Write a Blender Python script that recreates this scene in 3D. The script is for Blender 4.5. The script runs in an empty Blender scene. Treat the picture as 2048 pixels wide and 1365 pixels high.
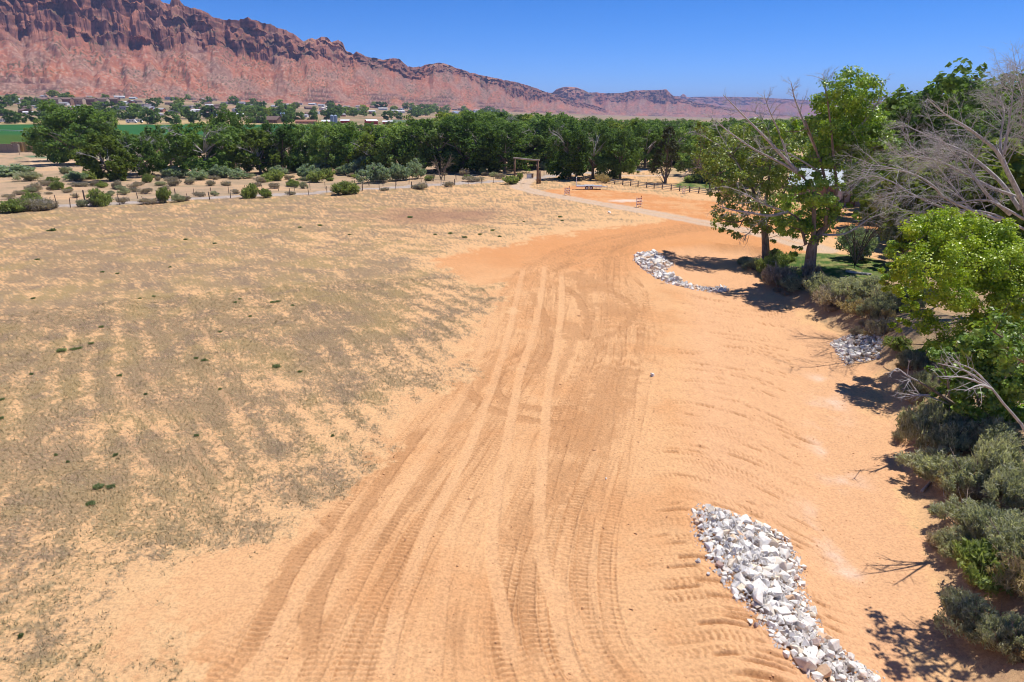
import bpy, bmesh, math, random
import numpy as np
from mathutils import Vector, Matrix

# ------------------------------------------------------------------ camera, sky, sun, exposure
SC = bpy.context.scene
COL = SC.collection
PITCH = math.radians(18.13); CAMZ = 14.0; F = 1365.0
cam_data = bpy.data.cameras.new('camera'); cam = bpy.data.objects.new('camera', cam_data); COL.objects.link(cam)
cam.location = (0, 0, CAMZ); cam.rotation_euler = (math.pi/2 - PITCH, 0, 0)
cam_data.lens = 24.0; cam_data.sensor_width = 36.0; cam_data.sensor_fit = 'HORIZONTAL'
cam_data.clip_start = 0.5; cam_data.clip_end = 60000
SC.camera = cam

SUN_EL = math.radians(67); SUN_AZ = math.radians(38)          # azimuth measured from +X towards +Y
SUNV = Vector((math.cos(SUN_EL)*math.cos(SUN_AZ), math.cos(SUN_EL)*math.sin(SUN_AZ), math.sin(SUN_EL)))
world = bpy.data.worlds.new('World'); SC.world = world; world.use_nodes = True
wn = world.node_tree.nodes; wl = world.node_tree.links
sky = wn.new('ShaderNodeTexSky'); sky.sky_type = 'NISHITA'; sky.sun_disc = False
sky.sun_elevation = SUN_EL; sky.sun_rotation = math.pi/2 - SUN_AZ
sky.altitude = 1200; sky.air_density = 0.5; sky.dust_density = 0.0; sky.ozone_density = 5.0
bg = wn['Background']; bg.inputs['Strength'].default_value = 0.12
hs = wn.new('ShaderNodeHueSaturation'); hs.inputs['Saturation'].default_value = 1.3; hs.inputs['Hue'].default_value = 0.506; hs.inputs['Value'].default_value = 1.1
wl.new(sky.outputs['Color'], hs.inputs['Color']); gm = wn.new('ShaderNodeGamma'); gm.inputs['Gamma'].default_value = 1.02; wl.new(hs.outputs['Color'], gm.inputs['Color']); wl.new(gm.outputs['Color'], bg.inputs['Color'])
sl = bpy.data.lights.new('sun', 'SUN'); sl.energy = 4.2; sl.angle = math.radians(0.53); sl.color = (1.0, 0.95, 0.87)
so = bpy.data.objects.new('sun', sl); COL.objects.link(so); so.location = (60, 30, 90)
so.rotation_euler = SUNV.to_track_quat('Z', 'Y').to_euler()
SC.view_settings.view_transform = 'Standard'; SC.view_settings.look = 'None'
SC.view_settings.exposure = 0.40; SC.view_settings.gamma = 1.0
SC.cycles.max_bounces = 5; SC.cycles.diffuse_bounces = 3; SC.cycles.glossy_bounces = 2
SC.cycles.transmission_bounces = 3; SC.cycles.volume_bounces = 0; SC.cycles.transparent_max_bounces = 4
SC.cycles.use_adaptive_sampling = True; SC.cycles.adaptive_threshold = 0.02
SC.cycles.filter_width = 1.05; SC.cycles.use_denoising = True; SC.cycles.denoiser = 'OPENIMAGEDENOISE'; SC.cycles.denoising_input_passes = 'RGB_ALBEDO_NORMAL'

# ------------------------------------------------------------------ pixel <-> place
cp, sp = math.cos(PITCH), math.sin(PITCH)
def ray(px, py):
    cx = (px-1024)/F; cy = (682.5-py)/F
    return cx, cp+cy*sp, -sp+cy*cp
def gp(px, py, z=0.0):
    dx, dy, dz = ray(px, py); t = (z-CAMZ)/dz
    return (dx*t, dy*t)
def at(px, py, Y):
    dx, dy, dz = ray(px, py); t = Y/dy
    return Vector((dx*t, Y, CAMZ+dz*t))
def zfor(py, y):
    cy = (682.5-py)/F
    return CAMZ + y*(-sp+cy*cp)/(cp+cy*sp)
def proj(x, y, z):
    d = y*cp-(z-CAMZ)*sp; u = y*sp+(z-CAMZ)*cp
    return 1024+F*x/d, 682.5-F*u/d

# ------------------------------------------------------------------ noise
_rs = np.random.RandomState(7); _P = np.tile(_rs.permutation(256), 3)
_G2 = np.stack([np.cos(np.arange(256)*2.399963), np.sin(np.arange(256)*2.399963)], 1).astype(np.float32)
def perlin(x, y, s=0):
    x = np.asarray(x, np.float64)+s*17.31; y = np.asarray(y, np.float64)+s*9.73
    xi = np.floor(x).astype(np.int64); yi = np.floor(y).astype(np.int64)
    xf = (x-xi); yf = (y-yi); xi &= 255; yi &= 255
    u = xf*xf*xf*(xf*(xf*6-15)+10); v = yf*yf*yf*(yf*(yf*6-15)+10)
    def g(i, j, dx, dy):
        h = _P[_P[(xi+i) & 255]+((yi+j) & 255)]
        return _G2[h, 0]*dx+_G2[h, 1]*dy
    a = g(0, 0, xf, yf); b = g(1, 0, xf-1, yf); c = g(0, 1, xf, yf-1); d = g(1, 1, xf-1, yf-1)
    ab = a+u*(b-a); cd = c+u*(d-c)
    return (ab+v*(cd-ab))*1.45
def fbm(x, y, o=4, s=0, gain=0.5, lac=2.03):
    r = 0; a = 1; n = 0
    for k in range(o):
        r = r+a*perlin(x*lac**k, y*lac**k, s+k*3); n += a; a *= gain
    return r/n*1.3
def ridged(x, y, o=4, s=0):
    r = 0; a = 1; n = 0
    for k in range(o):
        r = r+a*(1-2*np.abs(perlin(x*2.1**k, y*2.1**k, s+k*5))); n += a; a *= 0.5
    return r/n
def sstep(a, b, x):
    t = np.clip((x-a)/(b-a), 0, 1); return t*t*(3-2*t)
def lerp(a, b, t):
    return a+(b-a)*t
def mixc(c, d, t):
    t = np.asarray(t)[..., None]
    return c*(1-t)+np.asarray(d)*t
def sd_poly(x, y, P):
    """signed distance to a closed polygon, negative inside"""
    P = np.asarray(P, float); d2 = np.full(x.shape, 1e18); ins = np.zeros(x.shape, bool)
    for i in range(len(P)):
        a = P[i]; b = P[(i+1) % len(P)]; e = b-a
        t = np.clip(((x-a[0])*e[0]+(y-a[1])*e[1])/max(e@e, 1e-9), 0, 1)
        d2 = np.minimum(d2, (x-a[0]-t*e[0])**2+(y-a[1]-t*e[1])**2)
        if abs(e[1]) > 1e-9:
            c = ((a[1] > y) != (b[1] > y)) & (x < e[0]*(y-a[1])/e[1]+a[0])
            ins ^= c
    d = np.sqrt(d2); return np.where(ins, -d, d)
def d_line(x, y, P):
    P = np.asarray(P, float); d2 = np.full(x.shape, 1e18)
    for i in range(len(P)-1):
        a = P[i]; e = P[i+1]-a
        t = np.clip(((x-a[0])*e[0]+(y-a[1])*e[1])/max(e@e, 1e-9), 0, 1)
        d2 = np.minimum(d2, (x-a[0]-t*e[0])**2+(y-a[1]-t*e[1])**2)
    return np.sqrt(d2)
def catmull(P, n=12):
    P = np.asarray(P, float); Q = np.vstack([2*P[0]-P[1], P, 2*P[-1]-P[-2]]); out = []
    for i in range(1, len(Q)-2):
        p0, p1, p2, p3 = Q[i-1], Q[i], Q[i+1], Q[i+2]
        for k in range(n):
            t = k/n
            out.append(0.5*((2*p1)+(-p0+p2)*t+(2*p0-5*p1+4*p2-p3)*t*t+(-p0+3*p1-3*p2+p3)*t**3))
    out.append(P[-1]); return np.array(out)
def resample(P, step):
    P = np.asarray(P, float); s = np.r_[0, np.cumsum(np.hypot(*(P[1:, :2]-P[:-1, :2]).T))]
    n = max(2, int(s[-1]/step)); q = np.linspace(0, s[-1], n)
    return np.stack([np.interp(q, s, P[:, k]) for k in range(P.shape[1])], 1), q
def PX(L, z=0.0):
    return [gp(a, b, z) for a, b in L]

# ------------------------------------------------------------------ objects and meshes
def mesh_np(name, V, Fc, mat=None, smooth=False, cols=None, tint=None):
    V = np.ascontiguousarray(V, np.float32); Fc = np.ascontiguousarray(Fc, np.int32)
    me = bpy.data.meshes.new(name); k = Fc.shape[1]
    me.vertices.add(len(V)); me.vertices.foreach_set('co', V.ravel())
    me.loops.add(Fc.size); me.loops.foreach_set('vertex_index', Fc.ravel())
    me.polygons.add(len(Fc)); me.polygons.foreach_set('loop_start', np.arange(0, Fc.size, k, dtype=np.int32))
    me.polygons.foreach_set('loop_total', np.full(len(Fc), k, np.int32))
    me.polygons.foreach_set('use_smooth', np.full(len(Fc), smooth, bool))
    me.update(calc_edges=True)
    if cols is not None:
        a = me.attributes.new('Col', 'FLOAT_COLOR', 'POINT')
        c = np.ones((len(V), 4), np.float32); c[:, :cols.shape[1]] = cols; a.data.foreach_set('color', c.ravel())
    if tint is not None:
        a = me.attributes.new('tint', 'FLOAT', 'POINT'); a.data.foreach_set('value', np.ascontiguousarray(tint, np.float32))
    if mat is not None: me.materials.append(mat)
    return me
def obj(name, me, parent=None, loc=None, rot=None, scale=None):
    o = bpy.data.objects.new(name, me); COL.objects.link(o)
    if parent is not None: o.parent = parent
    if loc is not None: o.location = loc
    if rot is not None: o.rotation_euler = rot if hasattr(rot, '__len__') else (0, 0, rot)
    if scale is not None: o.scale = scale if hasattr(scale, '__len__') else (scale,)*3
    return o
def tag(o, label, cat, group=None, kind=None):
    if label: o['label'] = label
    if cat: o['category'] = cat
    if group: o['group'] = group
    if kind: o['kind'] = kind
    return o
def thing(name, label, cat, loc=(0, 0, 0), rotz=0, group=None, scale=None):
    return tag(obj(name, None, None, loc, (0, 0, rotz), scale), label, cat, group)
def dup(root, loc, rotz=0, scale=1.0, label=None, group=None, name=None):
    r = root.copy(); COL.objects.link(r); r.location = loc; r.rotation_euler = (0, 0, rotz)
    r.scale = scale if hasattr(scale, '__len__') else (scale,)*3
    if label: r['label'] = label
    if group: r['group'] = group
    for ch in list(root.children):
        c = ch.copy(); COL.objects.link(c); c.parent = r
        for g in ch.children:
            d = g.copy(); COL.objects.link(d); d.parent = c
    return r
ONES = ['', 'first', 'second', 'third', 'fourth', 'fifth', 'sixth', 'seventh', 'eighth', 'ninth', 'tenth', 'eleventh', 'twelfth', 'thirteenth', 'fourteenth', 'fifteenth', 'sixteenth', 'seventeenth', 'eighteenth', 'nineteenth']
TENS = {2: ('twentieth', 'twenty'), 3: ('thirtieth', 'thirty'), 4: ('fortieth', 'forty'), 5: ('fiftieth', 'fifty')}
def ordinal(n):
    if n < 20: return ONES[n]
    a, b = divmod(n, 10); return TENS[a][0] if b == 0 else TENS[a][1]+' '+ONES[b]
def number_along(things, key, text):
    for k, t in enumerate(sorted(things, key=key)): t['label'] = text % ordinal(k+1)
class MB:
    """collects boxes, bars, tubes and prisms into one mesh"""
    def __init__(s): s.v = []; s.f = []
    def add(s, V, Fs):
        n = len(s.v); s.v += [tuple(v) for v in V]; s.f += [tuple(i+n for i in f) for f in Fs]; return s
    def box(s, a, b, M=None):
        x0, y0, z0 = a; x1, y1, z1 = b
        V = [Vector(p) for p in ((x0,y0,z0),(x1,y0,z0),(x1,y1,z0),(x0,y1,z0),(x0,y0,z1),(x1,y0,z1),(x1,y1,z1),(x0,y1,z1))]
        if M is not None: V = [M @ v for v in V]
        return s.add(V, [(0,3,2,1),(4,5,6,7),(0,1,5,4),(1,2,6,5),(2,3,7,6),(3,0,4,7)])
    def tube(s, pts, rad, n=6, cap=True):
        pts = [Vector(p) for p in pts]; rings = []; V = []; Fs = []
        up = Vector((0.31, 0.17, 0.93))
        for i, p in enumerate(pts):
            d = (pts[min(i+1, len(pts)-1)]-pts[max(i-1, 0)]).normalized()
            a = d.cross(up); a = a.normalized() if a.length > 1e-4 else Vector((1, 0, 0)); b = d.cross(a)
            r = rad[i] if hasattr(rad, '__len__') else rad
            for k in range(n):
                t = 2*math.pi*k/n; V.append(p+a*(r*math.cos(t))+b*(r*math.sin(t)))
        for i in range(len(pts)-1):
            for k in range(n):
                Fs.append((i*n+k, i*n+(k+1) % n, (i+1)*n+(k+1) % n, (i+1)*n+k))
        if cap: Fs.append(tuple(range(n))[::-1]); Fs.append(tuple((len(pts)-1)*n+k for k in range(n)))
        return s.add(V, Fs)
    def mesh(s, name, mat, smooth=False):
        me = bpy.data.meshes.new(name); me.from_pydata(s.v, [], s.f); me.update()
        if smooth: me.polygons.foreach_set('use_smooth', [True]*len(me.polygons))
        me.materials.append(mat); return me
    def build(s, name, mat, parent=None, loc=None, rot=None, smooth=False):
        return obj(name, s.mesh(name, mat, smooth), parent, loc, rot)

# ------------------------------------------------------------------ materials
def newmat(name):
    m = bpy.data.materials.new(name); m.use_nodes = True
    return m, m.node_tree.nodes, m.node_tree.links, m.node_tree.nodes['Principled BSDF']
def N(nodes, t, **kw):
    n = nodes.new(t)
    for k, v in kw.items():
        if k in n.inputs.keys(): n.inputs[k].default_value = v
        else: setattr(n, k, v)
    return n
def mixrgb(nodes, links, fac, a, b, blend='MIX'):
    m = nodes.new('ShaderNodeMix'); m.data_type = 'RGBA'; m.blend_type = blend
    for i, v in ((0, fac), (6, a), (7, b)):
        if hasattr(v, 'links'): links.new(v, m.inputs[i])
        elif i == 0: m.inputs[i].default_value = v
        else: m.inputs[i].default_value = (*v, 1) if len(v) == 3 else v
    return m.outputs[2]
def ramp(nodes, links, src, stops):
    r = nodes.new('ShaderNodeValToRGB'); links.new(src, r.inputs[0]); e = r.color_ramp.elements
    while len(e) < len(stops): e.new(0.5)
    for q, (p, c) in zip(e, stops):
        q.position = p; q.color = (*c, 1) if hasattr(c, '__len__') else (c, c, c, 1)
    return r.outputs[0]
def noise_mat(name, c1, c2, scale=4, rough=0.9, bump=0.3, dist=0.02, detail=5, obj_var=0.0, coord='Object', stretch=None, spec=0.2):
    m, n, l, p = newmat(name)
    tc = n.new('ShaderNodeTexCoord'); src = tc.outputs[coord]
    if stretch:
        mp = n.new('ShaderNodeMapping'); mp.inputs['Scale'].default_value = stretch; l.new(src, mp.inputs['Vector']); src = mp.outputs[0]
    t = N(n, 'ShaderNodeTexNoise', Scale=scale, Detail=detail); l.new(src, t.inputs['Vector'])
    c = ramp(n, l, t.outputs['Fac'], [(0.32, c1), (0.68, c2)])
    if obj_var:
        oi = n.new('ShaderNodeObjectInfo'); v = ramp(n, l, oi.outputs['Random'], [(0, 1-obj_var), (1, 1+obj_var)])
        c = mixrgb(n, l, 1.0, c, v, 'MULTIPLY')
    l.new(c, p.inputs['Base Color']); p.inputs['Roughness'].default_value = rough
    p.inputs['Specular IOR Level'].default_value = spec
    if bump:
        b = N(n, 'ShaderNodeBump', Strength=bump, Distance=dist); l.new(t.outputs['Fac'], b.inputs['Height']); l.new(b.outputs[0], p.inputs['Normal'])
    return m
def leaf_mat(name, dark, light, trans=0.35, rough=0.5, spec=0.35, var=0.15):
    m, n, l, p = newmat(name); out = n['Material Output']
    a = n.new('ShaderNodeAttribute'); a.attribute_name = 'tint'
    oi = n.new('ShaderNodeObjectInfo')
    c = mixrgb(n, l, a.outputs['Fac'], dark, light)
    v = ramp(n, l, oi.outputs['Random'], [(0, (1-var, 1-var*0.8, 1-var)), (1, (1+var*1.2, 1+var, 1+var*0.6))])
    c = mixrgb(n, l, 1.0, c, v, 'MULTIPLY')
    l.new(c, p.inputs['Base Color']); p.inputs['Roughness'].default_value = rough; p.inputs['Specular IOR Level'].default_value = spec
    if trans:
        t = n.new('ShaderNodeBsdfTranslucent'); tcol = mixrgb(n, l, 1.0, c, (1.25, 1.25, 0.6), 'MULTIPLY'); l.new(tcol, t.inputs[0])
        ms = n.new('ShaderNodeMixShader'); ms.inputs[0].default_value = trans
        l.new(p.outputs[0], ms.inputs[1]); l.new(t.outputs[0], ms.inputs[2]); l.new(ms.outputs[0], out.inputs['Surface'])
    return m
# ------------------------------------------------------------------ terrain shape
def xyP(L, z): return [gp(a, b, z) for a, b in L]
DZ = -2.2
C_L = [(1500,488),(1400,486),(1330,493),(1282,515),(1300,545),(1345,572),(1352,610),(1348,680),(1342,760),(1340,850),(1345,950),(1365,1050),(1400,1150),(1440,1250),(1480,1365),(1530,1500)]
T_L = [(1500,535),(1440,530),(1390,545),(1402,565),(1455,592),(1530,632),(1608,690),(1636,760),(1640,850),(1650,950),(1672,1030),(1682,1120),(1722,1220),(1790,1365),(1850,1500)]
R_L = [(1530,548),(1525,575),(1592,622),(1670,662),(1728,720),(1768,800),(1790,900),(1828,1000),(1850,1100),(1890,1200),(1930,1365),(1990,1500)]
O_R = [(1562,522),(1606,572),(1682,612),(1760,680),(1832,780),(1872,900),(1922,1000),(1962,1150),(2020,1300),(2100,1500)]
INNER = xyP(T_L, DZ)+xyP(R_L[::-1], DZ)
OUTER = xyP(C_L, 0)+[(x_+4.2, y_+1.0) for x_, y_ in xyP(O_R[::-1], 0)]
PA = [-900, -300, 0, 300, 600, 800, 1000, 1150, 1300, 1450, 1800, 2600]
DF = [1150, 1250, 1400, 1560, 1850, 2250, 2950, 3900, 5200, 6800, 8000, 8000]
YF = [186, 186, 190, 197, 209, 217, 224, 229, 233, 235.5, 236, 236]
def valley(x, y):
    pa = 1024+1436*x/np.maximum(y, 1.0)
    df = np.interp(pa, PA, DF); zf = zfor(np.interp(pa, PA, YF), df)
    t = np.clip((y-340)/(df-340), 0, 1)
    return np.where(y > 340, zf*t**1.35, 0.0)
def ditch(x, y):
    z = np.zeros(np.shape(x)); m = (y > 5) & (y < 100) & (x > 0) & (x < 60)
    if np.any(m):
        xm = np.asarray(x)[m]; ym = np.asarray(y)[m]
        do = sd_poly(xm, ym, OUTER); di = sd_poly(xm, ym, INNER)
        t = np.where(do > 0, 0, np.where(di < 0, 1, (-do)/np.maximum(-do+di, 1e-6)))
        t = t*t*(3-2*t)*0.6+t*0.4
        z[m] = DZ*t*(1-0.6*sstep(52, 72, ym))
    return z
def terrain(x, y):
    x = np.asarray(x, float); y = np.asarray(y, float)
    z = ditch(x, y)+valley(x, y)
    far = sstep(110, 135, y)*(1-sstep(330, 420, y))
    z = z+far*0.45*fbm(x/22, y/22, 3, 11)
    z = z+0.06*fbm(x/9, y/9, 2, 4)
    return z
def tz(x, y): return float(terrain(np.array([x], float), np.array([y], float))[0])
def gpt(px, py):
    """ground point under a pixel on the real terrain"""
    z = 0.0
    for _ in range(25):
        x, y = gp(px, py, z); zn = tz(x, y)
        if abs(zn-z) < 1e-3: break
        z = 0.5*z+0.5*zn if py > 300 else 0.8*z+0.2*zn
    return Vector((x, y, tz(x, y)))
def far_ground(px, y):
    """ground point at forward distance y in the direction of column px"""
    x = (px-1024)/1436*y; return Vector((x, y, tz(x, y)))

# ------------------------------------------------------------------ tracks, pressed into a 3 cm raster
RX0, RX1, RY0, RY1, RS = -22.0, 32.0, 10.5, 112.0, 0.033
RW = int((RX1-RX0)/RS); RH = int((RY1-RY0)/RS)
R_h = np.zeros((RH, RW), np.float32); R_d = np.zeros((RH, RW), np.float32); R_l = np.zeros((RH, RW), np.float32)
rng = np.random.RandomState(3)
def splat(P, width, style, strength=1.0, phase=0.0, pitch=0.20, deep=1.0, edge=1.0):
    """P world polyline (xy); cleated, smooth or stained band"""
    P, s = resample(P, 0.028); d = np.gradient(P, axis=0); d /= np.maximum(np.hypot(d[:, 0], d[:, 1]), 1e-9)[:, None]
    nrm = np.stack([-d[:, 1], d[:, 0]], 1)
    w = np.arange(-width/2-0.10, width/2+0.10, 0.028)
    wob = 0.05*perlin(s*0.35, s*0+phase*7.1)
    X = P[:, None, 0]+nrm[:, None, 0]*(w[None, :]+wob[:, None]); Y = P[:, None, 1]+nrm[:, None, 1]*(w[None, :]+wob[:, None])
    S = np.repeat(s[:, None], len(w), 1); W = np.repeat(w[None, :], len(s), 0); q = np.abs(W)/(width/2)
    fade = (sstep(0, 1.5, s)*sstep(0, 1.5, s[-1]-s))[:, None]
    patch = np.clip(0.75+0.7*fbm(S*0.22+phase*13, W*0.8+phase*5, 3, 21), 0.05, 1.2)*fade*strength
    ins = sstep(1.03, 0.92, q)
    i = ((Y-RY0)/RS).astype(int); j = ((X-RX0)/RS).astype(int)
    ok = (i >= 0) & (i < RH) & (j >= 0) & (j < RW)
    i, j = i[ok], j[ok]
    if style == 'cleat':
        saw = np.clip(np.sin(2*math.pi*(S/pitch+0.25*np.abs(W)/width*2+0.15*perlin(S*3, W*3, 8)))*1.6, -1, 1)
        berm = np.exp(-((q-1.08)/0.13)**2)
        h = ins*(-0.026+0.021*saw*deep)+0.050*edge*berm*np.clip(.6+.8*perlin(S*1.3, W*0+phase*3.7, 4), 0, 1.3)
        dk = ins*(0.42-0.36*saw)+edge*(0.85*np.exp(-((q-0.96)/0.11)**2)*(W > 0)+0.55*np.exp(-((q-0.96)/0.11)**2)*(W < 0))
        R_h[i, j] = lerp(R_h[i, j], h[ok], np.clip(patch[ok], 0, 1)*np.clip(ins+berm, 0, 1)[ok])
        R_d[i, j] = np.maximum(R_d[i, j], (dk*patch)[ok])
    elif style == 'smooth':
        fine = 0.006*np.sin(2*math.pi*S/0.12)
        e = (ins*np.clip(patch*1.5, 0, 1))[ok]
        R_h[i, j] = lerp(R_h[i, j], (-0.03+fine)[ok], e)
        R_d[i, j] *= (1-0.7*e); R_l[i, j] = np.maximum(R_l[i, j], e)
    elif style == 'stain':
        n = fbm(X*1.5, Y*1.1, 5, 31, .62)[ok]
        e = np.clip(sstep(1.05, 0.55, q[ok]+0.95*n)*fade.repeat(len(w), 1)[ok], 0, 1)*strength
        R_d[i, j] = np.maximum(R_d[i, j], e*0.85)
    elif style == 'rut':
        patch = sstep(-.15, .2, fbm(S*0.55+phase*13, S*0+phase*5, 3, 23))*fade*strength
        g = np.exp(-(W/(width*0.5))**2)
        g2 = np.exp(-((W-width*.9)/(width*.6))**2)
        R_h[i, j] = np.where(g[ok] > .3, (-0.12*g*np.clip(patch, 0, 1))[ok], R_h[i, j])+(0.045*g2*np.clip(patch, 0, 1))[ok]
        R_d[i, j] = np.maximum(R_d[i, j], np.clip(g*patch*1.2, 0, 1)[ok])
        
GL = catmull(xyP([(330,1420),(440,1300),(540,1180),(650,1040),(770,910),(885,785),(960,680),(1000,590),(1045,530),(1130,492),(1260,464),(1440,440)], 0))
GR = catmull(xyP([(1360,1420),(1255,1300),(1222,1180),(1228,1060),(1262,930),(1290,800),(1308,700),(1300,625),(1272,560),(1262,505),(1330,474),(1490,458)], 0))
def between(f):
    n = 220; a, _ = resample(GL, 0.02); b, _ = resample(GR, 0.02)
    a = a[np.linspace(0, len(a)-1, n).astype(int)]; b = b[np.linspace(0, len(b)-1, n).astype(int)]
    f = np.interp(np.linspace(0, 1, n), np.linspace(0, 1, len(f)), f)[:, None]
    return a*(1-f)+b*f
def streaks():
    nf, ns = 1000, 3300; a, _ = resample(GL, 0.02); b, _ = resample(GR, 0.02); q = np.linspace(0, 1, ns)
    ia = (q*(len(a)-1)).astype(int); ib = (q*(len(b)-1)).astype(int); f = np.linspace(-0.04, 1.04, nf)
    X = a[ia, 0][:, None]*(1-f)+b[ib, 0][:, None]*f; Y = a[ia, 1][:, None]*(1-f)+b[ib, 1][:, None]*f
    S = np.repeat(q[:, None]*105, nf, 1); W = np.repeat(f[None, :]*11, ns, 0)+0.35*fbm(S/16, S*0+2.2, 2, 301)
    g1 = fbm(W*2.2, S/7, 3, 303, .6); g2 = ridged(W*3.1+.4*perlin(S/5, W, 309), S/11, 3, 305); g3 = perlin(W*9, S/2.5, 307)
    i = ((Y-RY0)/RS).astype(int); j = ((X-RX0)/RS).astype(int); ok = (i >= 0) & (i < RH) & (j >= 0) & (j < RW); ed = (sstep(-.04, .03, f)*sstep(1.04, .97, f))[None, :]
    R_d[i[ok], j[ok]] = (np.clip(.16+.55*g1+.25*(g2-.3)+.22*g3, 0, .75)*ed)[ok]
    R_h[i[ok], j[ok]] = ((0.012*g1+0.022*np.clip(g2-.35, 0, 1)-0.010*g3)*ed)[ok]
streaks()
for k in range(14):                                   # damp soil turned up by the scrapers
    f0 = rng.uniform(0.12, 0.95); t0 = rng.uniform(0, 0.6); L = rng.uniform(0.06, 0.2)
    P = between([f0, f0+rng.uniform(-.08, .08)]); n = len(P)
    splat(P[int(t0*n):int((t0+L)*n)+3], rng.uniform(0.5, 1.1), 'stain', rng.uniform(0.4, 0.8), k)
for L, wd in (([(1240,720),(1215,800),(1180,860),(1130,930)], 3.0), ([(1130,900),(1120,960),(1040,1060),(1035,1130)], 1.8), ([(1060,640),(1130,650),(1160,690)], 2.5),
              ([(1180,600),(1230,620),(1260,640)], 3.5), ([(1110,545),(1180,560),(1210,590)], 4.0), ([(1010,1160),(1015,1230),(1000,1300)], 1.0), ([(860,1290),(840,1365)], 1.2),
              ([(1160,660),(1230,665)], 2.2), ([(870,960),(845,1010)], 0.9)):
    splat(catmull(PX(L), 8), wd, 'stain', 0.75, wd)
for k in range(60):                                   # cleated machine tracks along the graded strip
    f = np.clip(rng.uniform(0, 1)+np.cumsum(rng.normal(0, 0.035, 9)), -0.03, 1.03)
    P = between(f); n = len(P); a = rng.uniform(0, 0.55)*rng.randint(0, 2); b = min(1, a+rng.uniform(0.25, 1.0))
    splat(P[int(a*(n-3)):int(b*n)+1], rng.uniform(0.42, 0.62), 'cleat', rng.uniform(0.45, 1.0), k*1.37)
for L in ([(1045,731),(1000,747),(990,779),(1014,802),(1077,818),(1200,814)], [(960,735),(936,762),(942,788),(975,816),(1040,836),(1110,846),(1210,838)],
          [(1190,578),(1232,588),(1265,612),(1262,640),(1225,668),(1160,690)], [(1100,560),(1150,590),(1175,640),(1165,690)], [(1060,580),(1090,640),(1095,700),(1060,760)],
          [(690,1000),(650,1060),(600,1110),(520,1260),(480,1365)], [(760,880),(720,930),(690,1000)], [(860,840),(790,930),(700,1060),(640,1180),(600,1365)]):
    splat(catmull(PX(L), 10), 0.9, 'stain', .8, L[0][0]*0.1); splat(catmull(PX(L), 10), 0.62, 'cleat', 1.0, L[0][0]*0.1)
for k in range(16):                                   # arcs where the machines turn off to the drive
    o = k/15
    P = catmull(PX([(1010-20*o,560+20*o),(1060+60*o,520+18*o),(1160+60*o,488+14*o),(1270+30*o,466+10*o),(1400,446+12*o),(1520,436+18*o)]), 10)
    splat(P[rng.randint(0, 20):len(P)-rng.randint(0, 12)], 0.6, 'cleat', rng.uniform(.5, 1), k*2.1)
for k in range(125):                                   # cleat marks running down the ditch side
    t = max(0, (k+rng.uniform(-.3, .3))/125); y0 = 585+(1420-585)*t**1.35
    xa = np.interp(y0, [580, 700, 900, 1000, 1200, 1420], [1310, 1300, 1255, 1245, 1215, 1290])+rng.uniform(0, 60)
    xt = np.interp(y0+90, [560, 690, 850, 1030, 1220, 1420], [1450, 1610, 1645, 1670, 1720, 1810])+rng.uniform(-30, 10)
    up = 14+40*sstep(600, 900, y0)
    L = [(xa,y0),(xa+90,y0+4-0.1*up),(lerp(xa+90, xt, .5),y0+up*.6),(xt,y0+up*1.9)]
    pts = [gp(a, b, z) for (a, b), z in zip(L, (0, -0.3, -1.2, DZ))]
    P = catmull(pts, 10); r = rng.uniform(0, 1)
    if r < 0.45: P = P[:int(len(P)*rng.uniform(.4, .75))]
    elif r < 0.8: P = P[int(len(P)*rng.uniform(.2, .45)):]
    splat(P, rng.uniform(0.30, 0.46), 'cleat', rng.uniform(0.45, 0.95), k*1.9, 0.22, 0.8, 0.4)
    if rng.rand() < 0.85: splat(P[int(len(P)*rng.uniform(.1, .5)):], rng.uniform(.09, .15), 'rut', 1.0, k*3.3)
SMOOTH = [[(1036,1365),(1007,1228),(985,1136),(985,1063),(996,972),(1014,880),(1028,807),(1045,730),(1068,660),(1082,590),(1090,530)],
          [(1160,1400),(1113,1228),(1082,1100),(1080,990),(1087,880),(1098,772),(1112,701),(1123,617),(1123,548)],
          [(760,1400),(800,1200),(870,1030),(936,900),(968,817),(989,757),(1017,666),(1042,560),(1046,535)],
          [(640,1250),(760,1050),(860,900),(930,780),(971,673),(992,596),(1008,545)],
          [(860,1400),(880,1220),(900,1080),(940,980)], [(480,1400),(560,1250),(640,1130),(700,1040)], [(1245,1400),(1170,1290),(1130,1200),(1110,1130)]]
for k, L in enumerate(SMOOTH):
    splat(catmull(PX(L), 12), 0.46, 'smooth', 0.8 if k < 3 else 0.45, k*4.4)
for k in range(14):                                    # stray wheel marks on the dry grass
    x0 = rng.uniform(150, 700); y0 = rng.uniform(560, 1000)
    splat(catmull(PX([(x0,y0),(x0+30,y0+25),(x0+50,y0+60),(x0+110,y0+120)]), 8), 0.3, 'smooth', 0.5, k)
def raster(R, x, y):
    u = (x-RX0)/RS-0.5; v = (y-RY0)/RS-0.5
    ok = (u > 0) & (u < RW-2) & (v > 0) & (v < RH-2)
    u = np.clip(u, 0, RW-2); v = np.clip(v, 0, RH-2); i = v.astype(int); j = u.astype(int); a = u-j; b = v-i
    r = (R[i, j]*(1-a)+R[i, j+1]*a)*(1-b)+(R[i+1, j]*(1-a)+R[i+1, j+1]*a)*b
    return np.where(ok, r, 0)

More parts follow.
